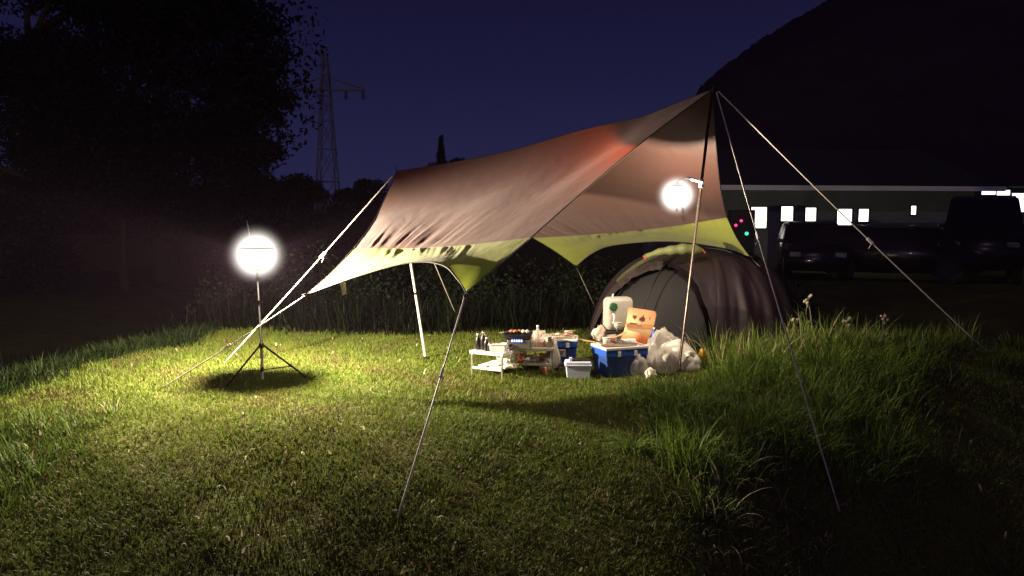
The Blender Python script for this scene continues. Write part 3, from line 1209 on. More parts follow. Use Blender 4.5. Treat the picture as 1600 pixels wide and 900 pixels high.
for k in range(5):
    x = -.06 + k * .038
    f_ = thing('grilled_food', gp + Matrix.Rotation(-.12, 3, 'Z') @ Vector((x, rd.uniform(-.05, .0), .156)),
               ['browned food piece at the left of the grill', 'larger browned food piece second on the grill', 'browned food piece in the middle of the grill',
                'pale food piece right of the middle on the grill', 'pale food piece at the right end of the grill'][k], 'food', 'food on the grill')
    bm = NB()
    lump(bm, (0, 0, .014), (.026 if k == 1 else .021, .03, .017), k * 3.1)
    obj('morsel', bm, M['foodbrown'] if k < 3 else M['paper'], f_)
tg = thing('tongs', gp + Vector((-.12, -.06, .156)), 'pale tongs resting across the left edge of the grill', 'tongs', rz=.1)
bm = NB()
tube(bm, [(-.06, 0, .004), (.05, .008, .012), (.10, .01, .006)], .004, 6)
tube(bm, [(-.06, 0, .004), (.05, -.008, .012), (.10, -.01, .006)], .004, 6)
obj('arms', bm, M['silver'], tg)


# things on table two
def cup(p, h, r, mat, label, group='cups and tubs on the second table', tilt=0.0, name='cup'):
    t = thing(name, p, label, 'cup', group)
    bm = NB()
    lathe(bm, [(r * .72, 0), (r, h), (r * .93, h), (r * .66, .004), (0, .004)], n=18)
    o = obj('body', bm, mat, t)
    bm = NB()
    lathe(bm, [(r * 1.0, h - .003), (r * 1.06, h), (r * 1.0, h + .003)], n=18)
    obj('rim', bm, mat, t)
    return t


def crumple(bm, c, s, seed, amp=.4, f=2.2, sub=4):
    r = bmesh.ops.create_icosphere(bm, subdivisions=sub, radius=1.0)
    for v in r['verts']:
        q = v.co.copy()
        n = .9 * noise.noise(q * f * .8 + Vector((seed, 0, seed))) + .35 * abs(noise.noise(q * f * 2.0 + Vector((0, seed, 3)))) + .10 * noise.noise(q * f * 5 + Vector((seed, 1, 1)))
        k = 1 + amp * n
        z = q.z * s[2] * k
        if q.z < -.45:
            z = -.45 * s[2] * (1 + .1 * n)
        v.co = Vector((q.x * s[0] * k, q.y * s[1] * k, z)) + Vector(c)
    for f_ in {f for v in r['verts'] for f in v.link_faces}:
        f_.smooth = True


def bag(p, s, mat, seed, label, cat='bag', name='plastic_bag', amp=.4, knot=True, rz=0):
    t = thing(name, p, label, cat, None, rz)
    bm = NB()
    crumple(bm, (0, 0, s[2] * .45), s, seed, amp)
    obj('body', bm, mat, t)
    if knot:
        bm = NB()
        for k in range(2):
            a = seed + k * 2.4
            zt = s[2] * 1.25
            b0 = Vector((.0, 0, zt))
            tip = b0 + Vector((math.cos(a) * s[0] * .45, math.sin(a) * s[1] * .3, s[2] * .35))
            sd = Vector((-math.sin(a), math.cos(a), 0)) * s[0] * .16
            vs = [bm.verts.new(q) for q in (b0, b0.lerp(tip, .6) + sd, tip + sd * .3, tip - sd * .3, b0.lerp(tip, .6) - sd)]
            bm.faces.new(vs)
        bmesh.ops.solidify(bm, geom=list(bm.faces), thickness=.003)
        obj('handle_loop', bm, mat, t)
    return t


bottle(at2(.06, .02), .19, .028, M['clear'], M['white'], 'clear plastic bottle with a white cap, tallest on the second table')
cup(at2(-.06, -.08), .075, .032, M['paper'], 'pale paper cup at the front left of the second table')
cup(at2(-.10, .03), .09, .034, M['beige'], 'beige cup standing behind the pale paper cup')
cup(at2(.0, .10), .10, .036, M['beige'], 'beige cup behind and left of the clear bottle')
bag(at2(.0, -.05), (.065, .05, .06), M['clearbag'], 2.3, 'small clear bag slumped on the second table left of the bottle')
bag(at2(.145, .06), (.062, .055, .07), M['bag'], 5.1, 'bright white rounded bag right of the clear bottle', amp=.25, knot=False)
bag(at2(-.17, -.08), (.035, .035, .035), M['paper'], 7.7, 'crumpled white napkin at the left end of the second table', 'napkin', 'paper_napkin', knot=False)
bag(at2(-.03, -.14, .085), (.06, .05, .05), M['paper'], 9.2, 'crumpled paper napkins heaped on the lower shelf of the second table', 'napkin', 'paper_napkin', knot=False)
bag(at2(.03, -.12, .085), (.045, .045, .055), M['paper'], 3.9, 'standing paper napkin beside the heaped ones on the lower shelf', 'napkin', 'paper_napkin', knot=False)
bag(at2(-.15, -.13, .085), (.045, .04, .055), M['bag'], 6.4, 'folded white bag at the left end of the lower shelf', amp=.35)
t = thing('jar', at2(-.085, -.15, .083), 'terracotta coloured round jar on the lower shelf', 'jar')
bm = NB()
lathe(bm, [(.03, 0), (.042, .02), (.045, .06), (.03, .085), (.026, .1)], n=18)
obj('body', bm, M['terracotta'], t)
bm = NB()
lathe(bm, [(.03, .098), (.03, .112), (0, .114)], n=18)
obj('lid', bm, M['beige'], t)
bag(Vector((-.02, 7.02, .083)), (.06, .04, .032), M['paper'], 12.5, 'beige cloth lying on the lower shelf of the white table', 'cloth', 'folded_cloth', knot=False)

# clear rubbish bag hanging on the corner of table two
t = thing('rubbish_bag', at2(.235, -.14, TZ + .02), 'thin clear rubbish bag hanging from the corner of the second table', 'bag')
r_bm = NB()
r = bmesh.ops.create_icosphere(r_bm, subdivisions=4, radius=1.0)
for v in r['verts']:
    q = v.co.copy()
    tp_ = .55 + .45 * max(0, min(1, (.9 - q.z) / 1.4))
    n = noise.noise(Vector((math.atan2(q.y, q.x) * 2.6, q.z * .7, 1.3)))
    v.co = Vector((q.x * .05 * tp_ * (1 + .5 * n), q.y * .035 * tp_ * (1 + .5 * n), q.z * .12 - .1))
for f_ in r_bm.faces:
    f_.smooth = True
obj('body', r_bm, M['clearbag'], t)
r_bm = NB()
tube(r_bm, [(-.02, 0, 0), (-.012, 0, .03), (.012, 0, .03), (.02, 0, 0)], .004, 6)
obj('handle_loop', r_bm, M['clearbag'], t)


# ------------------------------------------------------------------ coolers
def cooler(base, rz, w, d, h, body, lid, rimm, label, open_tray=True, side=None, handle=None):
    t = thing('cooler_box', base, label, 'cooler', None, rz)
    bm = NB()
    box(bm, (0, 0, h * .36), (w, d, h * .70), bevel=.014, taper=.90)
    obj('body', bm, body, t)
    bm = NB()
    box(bm, (0, 0, h * .81), (w * 1.04, d * 1.04, h * .26), bevel=.012)
    obj('lid', bm, lid, t)
    bm = NB()
    for s in (-1, 1):
        box(bm, (0, s * d * .5, h * .955), (w * 1.05, .02, .026), bevel=.006)
        box(bm, (s * w * .5, 0, h * .955), (.02, d - .014, .026), bevel=.006)
    obj('rim', bm, rimm, t)
    bm = NB()
    box(bm, (0, 0, h * .945), (w * .94, d * .9, .012), bevel=.003)
    obj('lid_tray', bm, M['beige'], t)
    if handle:
        bm = NB()
        hx = w * .5
        tube(bm, [(-hx, 0, h * .72), (-hx * 1.05, -d * .35, h * .62), (hx * 1.05, -d * .35, h * .62), (hx, 0, h * .72)], .008, 8)
        obj('handle', bm, handle, t)
    for s in (-1, 1):
        bm = NB()
        box(bm, (s * w * .2, -d * .515, h * .78), (.035, .012, .05), bevel=.004)
        obj('latch', bm, side or rimm, t)
    return t


cb = Vector((1.02, 7.20, 0))
cooler(on_ground(cb.x, cb.y), .36, .43, .30, .285, M['navy'], M['blue'], M['white'], 'large blue cooler with white rim, trays and a white tub on its lid')
cb2 = Vector((.50, 7.60, 0))
cooler(on_ground(cb2.x, cb2.y), -.1, .30, .24, .285, M['navy'], M['blue'], M['white'], 'blue cooler behind the small white one with chopsticks on its lid')
t = thing('paper_label', on_ground(.475, 7.465, .15), 'pale printed label stuck on the front of the rear blue cooler', 'label', rz=-.1)
bm = NB()
box(bm, (0, 0, 0), (.105, .003, .07))
obj('sheet', bm, M['beige'], t)
bm = NB()
for k in range(4):
    box(bm, (-.005 + .004 * k, -.0025, .018 - k * .012), (.07 - .012 * k, .002, .004))
obj('print_lines', bm, M['navy'], t)
bm = NB()
box(bm, (.03, -.0025, .02), (.02, .002, .012))
obj('red_spot', bm, M['terracotta'], t)
# small white cooler with a black handle
wb = G(904, 594)
t = thing('cooler_box', wb + Vector((0, .08, 0)), 'small white cooler with a black lid recess in front of the blue ones', 'cooler', rz=-.02)
bm = NB()
box(bm, (0, 0, .065), (.235, .15, .125), bevel=.01, taper=.88)
obj('body', bm, M['greyblue'], t)
bm = NB()
box(bm, (0, 0, .133), (.25, .165, .014), bevel=.004)
obj('rim', bm, M['greyblue'], t)
bm = NB()
box(bm, (0, 0, .153), (.235, .15, .03), bevel=.008, taper=1.03)
obj('lid', bm, M['greyblue'], t)
bm = NB()
box(bm, (.02, .01, .174), (.19, .11, .014), bevel=.005)
obj('handle', bm, M['black'], t)
bm = NB()
box(bm, (-.07, -.04, .19), (.03, .03, .03), bevel=.005)
obj('catch', bm, M['greyblue'], t)

# black pouch behind white cooler
bag(on_ground(.42, 7.33), (.075, .06, .07), M['black'], 21.0, 'dark soft pouch on the grass left of the small white cooler', 'pouch', 'soft_pouch', amp=.3, knot=False)


def tray(p, w, d, mat, label, rz=0., h=.022):
    t = thing('food_tray', p, label, 'tray', 'trays on the cooler lids', rz)
    bm = NB()
    box(bm, (0, 0, .004), (w * .92, d * .92, .006), bevel=.002)
    obj('base', bm, mat, t)
    bm = NB()
    for s in (-1, 1):
        box(bm, (0, s * d * .48, h / 2 + .006), (w, .005, h), bevel=.0015)
        box(bm, (s * w * .48, 0, h / 2 + .006), (.005, d * .94, h), bevel=.0015)
    obj('side_wall', bm, mat, t)
    return t


ct = .278
zc = float(terrain(cb.x, cb.y)) + ct
tray(Vector((cb.x + .03, cb.y - .0, zc)), .24, .16, M['steel'], 'shallow grey tray on the large blue cooler', .14)
tray(Vector((cb.x - .14, cb.y - .04, zc)), .13, .14, M['beige'], 'beige tray at the left end of the large blue cooler lid', .2)
cup(Vector((cb.x - .13, cb.y - .04, zc + .012)), .065, .038, M['paper'], 'white paper tub on the left end of the large blue cooler', None, name='paper_tub')
cup(Vector((cb.x + .06, cb.y + .02, zc + .012)), .035, .05, M['white'], 'wide white bowl on the grey tray of the large cooler', None, name='bowl')
for k, (dx, dy, rz_, ln, lab) in enumerate(((-.03, .02, .5, .17, 'wooden spatula lying across the large blue cooler'),
                                            (-.05, -.02, .2, .13, 'short wooden stick on the left of the large blue cooler'))):
    t = thing('wooden_utensil', Vector((cb.x + dx, cb.y + dy, zc + .045)), lab, 'utensil', rz=rz_)
    bm = NB()
    box(bm, (0, 0, .03), (ln, .02, .008), bevel=.003, rot=Matrix.Rotation(-.35, 3, 'Y'))
    obj('handle', bm, M['wood'], t)
    bm = NB()
    box(bm, (ln * .55, 0, .03 + ln * .19), (.05, .035, .006), bevel=.0025, rot=Matrix.Rotation(-.35, 3, 'Y'))
    obj('blade', bm, M['wood'], t)
zb = float(terrain(cb2.x, cb2.y)) + ct
tray(Vector((cb2.x + .0, cb2.y, zb)), .25, .16, M['beige'], 'beige tray on the rear blue cooler lid', -.1)
for k, (rz_, lab) in enumerate(((.42, 'wooden chopstick on the rear blue cooler, the upper of two'), (.30, 'wooden chopstick on the rear blue cooler, the lower of two'))):
    t = thing('chopstick', Vector((cb2.x + .03, cb2.y - .03 + .02 * k, zb + .035)), lab, 'chopstick', rz=rz_)
    bm = NB()
    tube(bm, [(-.11, 0, -.006), (.11, 0, .035)], [.004, .005], 6)
    obj('shaft', bm, M['wood'], t)
bag(Vector((cb2.x - .03, cb2.y, zb + .01)), (.04, .035, .025), M['paper'], 31.0, 'crumpled paper lump in the tray on the rear blue cooler', 'napkin', 'paper_napkin', knot=False)
# serving stick between the coolers
t = thing('wooden_board', Vector((.72, 7.5, .262)), 'pale wooden slat bridging the gap between the two blue coolers', 'board', rz=-.35)
bm = NB()
box(bm, (0, 0, 0), (.22, .03, .010), bevel=.003, rot=Matrix.Rotation(.12, 3, 'Y'))
obj('slat', bm, M['wood'], t)
cup(T(965, 512, .40), .05, .04, M['beige'], 'beige bowl right below the tap of the water jug', None, name='bowl')

# ------------------------------------------------------------------ water jug on a stool
jp = P(965, 515, 7.75)
jz = jp.z
jbase = Vector((jp.x, 7.75, float(terrain(jp.x, 7.75))))
st = thing('camp_stool', jbase, 'dark low camp stool supporting the white water jug', 'stool', rz=.1)
sh = jz - jbase.z - .003
bm = NB()
box(bm, (0, 0, sh - .012), (.30, .26, .022), bevel=.006)
obj('seat', bm, M['tent_mesh'], st)
for sx in (-1, 1):
    for sy in (-1, 1):
        bm = NB()
        tube(bm, [(sx * .13, sy * .11, sh - .02), (sx * .15, sy * .13, -.01)], .009, 8)
        obj('leg', bm, M['gunmetal'], st)
jug = thing('water_jug', Vector((jp.x, 7.75, jz)), 'milky white water jug with dark green cap and tap on a stool', 'jug', rz=.25)
bm = NB()
box(bm, (0, 0, .17), (.29, .17, .335), bevel=.055, seg=5)
obj('body', bm, M['jug'], jug, True)
bm = NB()
tube(bm, [(-.085, -.082, .245), (-.085, -.105, .245)], .042, 22)
tube(bm, [(-.085, -.105, .245), (-.085, -.113, .245)], .034, 22)
obj('cap', bm, M['capgreen'], jug)
bm = NB()
tube(bm, [(-.085, -.086, .175), (-.085, -.115, .16), (-.085, -.115, .10), (-.085, -.088, .08)], .011, 8)
obj('handle', bm, M['white'], jug)
bm = NB()
tube(bm, [(-.055, -.084, .035), (-.055, -.125, .03), (-.055, -.13, .0)], [.014, .012, .009], 10)
box(bm, (-.055, -.118, .052), (.034, .012, .018), bevel=.004)
obj('tap', bm, M['capgreen'], jug)
bm = NB()
tube(bm, [(-.06, 0, .335), (-.055, 0, .36), (-.05, 0, .365)], .009, 8)
obj('air_valve', bm, M['white'], jug)

# ------------------------------------------------------------------ orange printed bag, leaning
ob = P(990, 538, 7.45)
ob.z = max(ob.z, .2)
pt = thing('printed_bag', ob, 'tall orange and cream printed film bag with heart mark standing between jug and rubbish', 'bag', rz=.05)


def film(side):
    def S(s, t):
        h = .40
        w = .255 + .03 * t
        x = (s - .5) * w + (.34 * t - .12) * h + .03 * math.sin(t * 3.0)
        z = t * h * (1 - .06 * (s > .99)) - .05 * (s - .5) * (t > .0) * t
        puff = .03 * math.sin(PI * s) * math.sin(PI * min(1, t * 1.02)) ** .6
        y = -side * puff + .05 * t + .018 * math.sin(s * 5 + t * 4) * t
        return Vector((x, y, z - .06))
    return S


grid_mesh('front_film', film(1), 20, 24, M['print'], pt, uv=True)
grid_mesh('back_film', film(-1), 20, 24, M['print'], pt, uv=True)


def motif(name, shape, cs, ct_, size, mat):
    """flat mark printed on the front film"""
    bm = NB()
    S = film(1)
    vs = []
    for (a, b) in shape:
        p = S(cs + a * size / .25, ct_ + b * size / .335) + Vector((0, -.0035, 0))
        vs.append(bm.verts.new(p))
    bm.faces.new(vs)
    obj(name, bm, mat, pt)


mk_brown = pbr('brown print ink', (0.16, 0.05, 0.02), .6)
mk_grey = pbr('grey print ink', (0.35, 0.30, 0.22), .6)
heart = [(0, -.5), (-.5, .1), (-.42, .42), (-.2, .5), (0, .3), (.2, .5), (.42, .42), (.5, .1)]
leafs = [(-.1, -.5), (-.55, -.35), (-.5, 0), (-.25, .0), (-.2, .25), (-.05, .15), (.15, .55), (.25, .1), (.5, .05), (.45, -.4), (.1, -.5)]
sprig = [(0, -.4), (-.35, .1), (-.1, .05), (.1, .45), (.15, .05), (.4, .1)]
motif('heart_mark', heart, .24, .79, .036, mk_brown)
motif('leaf_mark', leafs, .52, .80, .055, mk_brown)
motif('sprig_mark', sprig, .80, .82, .036, mk_grey)
for k, (a, b, c, d) in enumerate(((.12, .36, .625, .66), (.38, .55, .60, .635))):
    motif('print_bar', [(-.5, -.5), (.5, -.5), (.5, .5), (-.5, .5)], (a + b) / 2, (c + d) / 2, .001, mk_brown) if False else None
    S = film(1)
    bm = NB()
    bm.faces.new([bm.verts.new(S(*q) + Vector((0, -.004, 0))) for q in ((a, c), (b, c), (b, d), (a, d))])
    obj('print_bar', bm, mk_brown if k == 0 else mk_grey, pt)

# ------------------------------------------------------------------ rubbish bags
def gb(u, d):
    p = P(u, 500, d)
    return on_ground(p.x, p.y, 0)


bag(gb(1015, 7.25), (.115, .10, .17), M['bag'], 41.0, 'pale rubbish bag slumped right of the orange printed bag', amp=.35)
bag(gb(1058, 7.35), (.20, .15, .185), M['bag'], 47.3, 'full cream white rubbish bag behind the front pole', amp=.2)
bag(gb(1040, 7.6), (.15, .12, .23), M['clearbag'], 51.9, 'greyish open bag rising behind the full cream bag', amp=.42)
bag(gb(1018, 6.98), (.05, .05, .06), M['bag'], 55.0, 'small white bag at the right foot of the large cooler', knot=False)
bag(gb(1099, 7.42) + Vector((0, 0, .10)), (.035, .03, .05), M['yellow'], 61.0, 'yellow wrapper sticking out beside the cream rubbish bag', 'wrapper', 'food_wrapper', knot=False)
bottle(gb(1022, 7.68) + Vector((0, 0, .2)), .16, .025, M['blue'], M['white'], 'blue bottle poking out behind the orange printed bag')

def packet(p, w, h, mat, label, rz=0.0, tilt=.2, cat='packet', name='food_packet'):
    t = thing(name, p, label, cat, None, rz)
    bm = NB()

    def S(a, b, sd):
        puff = .022 * math.sin(PI * a) * math.sin(PI * b) * (1 + .3 * noise.noise(Vector((a * 5, b * 5, w * 90))))
        return Vector(((a - .5) * w, -sd * puff + tilt * b * h, b * h))
    for sd in (1, -1):
        V = [[bm.verts.new(S(i / 8, j / 8, sd)) for j in range(9)] for i in range(9)]
        for i in range(8):
            for j in range(8):
                bm.faces.new((V[i][j], V[i + 1][j], V[i + 1][j + 1], V[i][j + 1])).smooth = True
    bmesh.ops.remove_doubles(bm, verts=list(bm.verts), dist=.0005)
    obj('pouch', bm, mat, t)
    bm = NB()
    box(bm, (0, tilt * h * .5 - .024, h * .5), (w * .55, .002, h * .3), rot=Matrix.Rotation(-math.atan(tilt), 3, 'X'))
    obj('front_print', bm, M['terracotta'] if mat is not M['terracotta'] else M['paper'], t)


def can(p, label, mat, r_=.028, h=.09):
    t = thing('tin_can', p, label, 'can')
    bm = NB()
    lathe(bm, [(r_ * .88, 0), (r_, .005), (r_, h - .008), (r_ * .9, h)], n=16)
    obj('body', bm, mat, t)
    bm = NB()
    lathe(bm, [(r_ * .92, h - .002), (r_ * .92, h + .002), (r_ * .8, h + .001), (0, h + .001)], n=16)
    obj('lid', bm, M['steel'], t)


packet(at2(.07, .12), .13, .12, M['beige'], 'beige packet standing at the back of the second table behind the clear bottle', .1)
packet(at2(-.02, .05), .10, .11, M['paper'], 'white packet leaning in the middle of the second table', -.2)
packet(at2(.10, -.10), .09, .07, M['bag'], 'low white packet at the front right of the second table', .3)
packet(at2(-.12, -.02, .085), .08, .09, M['bag'], 'white packet standing on the lower shelf behind the terracotta jar', .2)
packet(at2(.12, -.08, .085), .09, .08, M['terracotta'], 'reddish packet at the right end of the lower shelf', -.3)
can(at2(.19, -.10), 'silver can at the right end of the second table', M['steel'])
can(at2(-.2, .1), 'white can at the back left of the second table', M['white'])
can(on_ground(.30, 7.12), 'red brown can on the grass left of the small white cooler', M['terracotta'], .03, .08)
bag(at2(.19, .02), (.06, .05, .05), M['bag'], 71.0, 'soft white bag at the right back corner of the second table', amp=.4)
bag(at2(.06, -.02), (.05, .045, .045), M['paper'], 73.0, 'crumpled beige wrapping in front of the clear bottle', 'wrapper', 'food_wrapper', knot=False)
bag(on_ground(.33, 7.28), (.06, .05, .09), M['bag'], 75.0, 'white bag on the grass beneath the right end of the second table')
bag(gb(1000, 7.08), (.07, .06, .13), M['clearbag'], 77.0, 'thin clear bag standing against the right side of the large cooler')
bag(gb(1080, 7.18), (.10, .09, .12), M['bag'], 79.0, 'rounded white bag lying right of the front pole', amp=.3)
bag(gb(1042, 7.12), (.12, .10, .13), M['bag'], 81.0, 'bright white bag just left of the front pole foot', amp=.3)
bag(gb(938, 7.72) + Vector((0, 0, .22)), (.08, .07, .10), M['beige'], 83.0, 'grey beige bag hanging low beside the stool of the water jug', amp=.3)
packet(Vector((cb.x + .12, cb.y - .02, zc + .01)), .08, .05, M['white'], 'white packet lying at the right end of the large blue cooler lid', .1, .9)
packet(Vector((cb.x - .06, cb.y + .07, zc + .01)), .11, .08, M['beige'], 'beige packet standing at the back of the large blue cooler lid', .5, .2)
packet(Vector((cb2.x + .07, cb2.y + .03, zb + .01)), .09, .055, M['paper'], 'pale packet in the tray on the rear blue cooler', .1, .3)

# ------------------------------------------------------------------ tent
TC = Vector((2.07, 8.95, 0))
TC.z = float(terrain(TC.x, TC.y)) - .02
tent = thing('dome_tent', TC, 'dark maroon dome tent with lime trim and open front door', 'tent')
TA, TB, TH = 1.15, .90, 1.13


def dome(th, ph, k=1.0):
    """th: 0 faces the camera, positive to the right; ph: 0 ground .. pi/2 top"""
    c = max(0.0, math.cos(ph)) ** .72
    s = math.sin(ph) ** .95
    x = TA * k * math.sin(th)
    y = -TB * k * math.cos(th)
    # squarer footprint
    n = 1.0 / (abs(math.sin(th)) ** 3.2 + abs(math.cos(th)) ** 3.2) ** (1 / 3.2)
    skew = -.10 * (1 - s)
    return Vector((x * n * c + (.10 * s), y * n * c, TH * k * s))


def opening(p):
    """inside the front door arch"""
    if p.y > 0 or p.z < .0:
        return False
    xx = p.x + .36
    if xx > .40:
        return False
    w = .80 if xx < 0 else .40
    q = abs(xx) / w
    if q >= 1:
        return False
    return p.z < .97 * (1 - q ** 2.2) ** .6


def fly(s, t):
    th = -PI + 2 * PI * s
    ph = t * PI / 2
    p = dome(th, ph)
    q = .5 + .5 * math.cos(th * 4)
    fold = .018 * math.sin(th * 34) * max(0, 1 - t * 1.2) * (1 if .15 < th < 1.1 else .25)
    d = Vector((p.x, p.y, 0))
    d = d.normalized() if d.length > 0 else d
    return p + d * fold


def keep_fly(s, t):
    return not opening(dome(-PI + 2 * PI * s, t * PI / 2))


grid_mesh('flysheet', fly, 220, 60, M['tent_dark'], tent, keep=keep_fly)


def inner_keep(lo, hi):
    def k(s, t):
        p = dome(-PI + 2 * PI * s, t * PI / 2, .93)
        th = -PI + 2 * PI * s
        return lo <= p.z < hi and abs(th) < 1.7
    return k


grid_mesh('inner_mesh_wall', lambda s, t: dome(-PI + 2 * PI * s, t * PI / 2, .93), 120, 60, M['tent_mesh'], tent, keep=inner_keep(.30, 9))
grid_mesh('groundsheet_wall', lambda s, t: dome(-PI + 2 * PI * s, t * PI / 2, .928), 120, 60, M['tent_floor'], tent, keep=inner_keep(-1, .31))
# arch of the door: taupe sleeve, lime piping
bm = NB()
bmc = []
for k in range(25):
    a = -1 + k / 24
    q = min(.999, abs(a))
    x = -.36 + a * .80
    z = .97 * (1 - q ** 2.2) ** .6
    # drop the point on the dome
    best = None
    for th_i in range(0, 150):
        th = -1.9 + th_i * .02
        for ph_i in range(0, 60):
            p = dome(th, ph_i / 60 * PI / 2, 1.01)
            e = (p.x - x) ** 2 + (p.z - z) ** 2
            if p.y < 0 and (best is None or e < best[0]):
                best = (e, p)
    bmc.append(best[1])
for a, b in zip(bmc, bmc[1:]):
    pass


def strip(name, pts, w, mat, thick=.006, out=.012, wfun=None):
    bm = NB()
    L_, R_ = [], []
    for i, p in enumerate(pts):
        d = (pts[min(i + 1, len(pts) - 1)] - pts[max(0, i - 1)]).normalized()
        nrm = Vector((p.x * .4, p.y - .1, p.z * .3)).normalized()
        sd = d.cross(nrm).normalized()
        ww = w * (wfun(i / (len(pts) - 1)) if wfun else 1)
        L_.append(bm.verts.new(p + nrm * out - sd * ww / 2))
        R_.append(bm.verts.new(p + nrm * out + sd * ww / 2))
    for i in range(len(pts) - 1):
        bm.faces.new((L_[i], R_[i], R_[i + 1], L_[i + 1])).smooth = True
    bmesh.ops.solidify(bm, geom=list(bm.faces), thickness=thick)
    return obj(name, bm, mat, tent)


sl = [curve_pts(bmc, i / 40) for i in range(41)]
bmr = []
for k in range(17):
    q = min(.9995, k / 16)
    x = -.36 + q * .40
    z = .97 * (1 - q ** 2.2) ** .6
    best = None
    for th_i in range(0, 120):
        th = -1.0 + th_i * .015
        for ph_i in range(0, 90):
            p = dome(th, ph_i / 90 * PI / 2, 1.012)
            e = (p.x - x) ** 2 + (p.z - z) ** 2
            if p.y < 0 and (best is None or e < best[0]):
                best = (e, p)
    bmr.append(best[1])
strip('door_piping', [curve_pts(bmr, i / 40) for i in range(41)], .055, M['tent_dark'], out=.02)
strip('door_sleeve', sl[:38], .085, M['tent_sleeve'], wfun=lambda f: .75 + .5 * f)
# lime trims on either flank of the roof
strip('lime_trim', [dome(1.30 - .25 * i / 30, (.08 + .80 * i / 30) * PI / 2, 1.0) for i in range(31)], .10, M['tent_lime'])
strip('lime_trim', [dome(-1.25 + .3 * i / 30, (.45 + .4 * i / 30) * PI / 2, 1.0) for i in range(31)], .07, M['tent_lime'])
# door panel hanging in folds to the right of the opening
def drape(s, t):
    th = .06 + s * .85
    ph = t * .80 * PI / 2
    p = dome(th, ph, 1.012)
    d = Vector((p.x * .3, p.y, 0)).normalized()
    f = math.sin(s * 21 + 2.5 * noise.noise(Vector((s * 3, t * 2, 5))) + math.sin(t * 4) * 1.2) + .8 * noise.noise(Vector((s * 14, t * 3, 2)))
    return p + d * (.014 + .020 * f * (1 - t) ** .6 * min(1, s * 8))


grid_mesh('door_panel', drape, 90, 44, M['tent_dark'], tent)
# frame poles seen along the ribs
bm = NB()
for th0 in (-.62, .62):
    tube(bm, [dome(th0 + .0, i / 30 * PI / 2, 1.012) for i in range(31)], .007, 6)
obj('frame_pole', bm, M['gunmetal'], tent)
# rolled lime door with orange toggles
roll = [P(1008, 402, 8.22), P(1030, 394, 8.2), P(1052, 391, 8.2), P(1075, 389, 8.22), P(1096, 392, 8.25)]
bm = NB()
pts = [curve_pts(roll, i / 24) - TC for i in range(25)]
tube(bm, pts, [.058 * (.55 + .45 * math.sin(PI * min(1, (1 - i / 24) * 1.15) ** .6)) * (1 + .10 * math.sin(i * 1.3)) for i in range(25)], 14)
rolled = obj('rolled_door', bm, M['tent_lime'], tent)
for k in (0, 24):
    bm = NB()
    c = pts[k]
    tube(bm, [c + Vector((-.02 if k == 0 else .0, -.02, .02)), c + Vector((.0 if k == 0 else .035, -.03, -.02))], .011, 8)
    obj('toggle', bm, M['orange'], rolled)

# ------------------------------------------------------------------ background buildings
def building():
    D = 24.0
    z0 = float(terrain(8, D))
    a = P(1120, 335, D)
    b = P(1475, 335, D + 1.2)
    ang = math.atan2(b.y - a.y, b.x - a.x)
    L_ = 8.9
    base = Vector((a.x, a.y, z0))
    t = thing('lodge', base, 'long single storey lodge with lit windows behind the parked cars', 'building', None, ang)
    H = P(1120, 291, D).z - z0
    bm = NB()
    box(bm, (L_ / 2, 3.5, H / 2), (L_, 7.0, H))
    obj('wall', bm, M['render_wall'], t)
    bm = NB()
    # pitched roof, ridge along the house
    for x0, x1 in ((-.5, L_ + .5),):
        v = [bm.verts.new(q) for q in ((x0, -.7, H), (x1, -.7, H), (x1, 3.5, H + 1.5), (x0, 3.5, H + 1.5), (x0, 7.7, H), (x1, 7.7, H))]
        bm.faces.new((v[0], v[1], v[2], v[3]))
        bm.faces.new((v[3], v[2], v[5], v[4]))
        bm.faces.new((v[0], v[3], v[4]))
        bm.faces.new((v[1], v[5], v[2]))
        bm.faces.new((v[0], v[4], v[5], v[1]))
    obj('roof', bm, M['roof'], t)
    bm = NB()
    box(bm, (L_ / 2, -.72, H - .06), (L_ + 1.0, .05, .15), bevel=.01)
    obj('fascia', bm, M['eave'], t)
    inv = Matrix.Rotation(-ang, 3, 'Z')
    for (u0, v0, u1, v1) in ((1172, 324, 1198, 356), (1219, 323, 1239, 345), (1257, 325, 1275, 345), (1306, 327, 1331, 358), (1340, 327, 1357, 346), (1422, 322, 1431, 335)):
        p = inv @ (P((u0 + u1) / 2, (v0 + v1) / 2, D + .5) - base)
        # put it on the wall plane along the same sight line
        dcur = D + .5
        for _ in range(6):
            q = inv @ (P((u0 + u1) / 2, (v0 + v1) / 2, dcur) - base)
            dcur -= q.y * .9
        w = (u1 - u0) / FPX * dcur
        h = (v1 - v0) / FPX * dcur
        bm = NB()
        for s in (-1, 1):
            box(bm, (q.x + s * (w / 2 + .015), -.02, q.z), (.04, .05, h + .08))
            box(bm, (q.x, -.02, q.z + s * (h / 2 + .02)), (w - .01, .05, .04))
        wf = obj('window', bm, M['frame'], t)
        bm = NB()
        box(bm, (q.x, -.008, q.z), (w, .012, h), bevel=.0)
        obj('pane', bm, M['lit_window'], wf)
    return t


building()


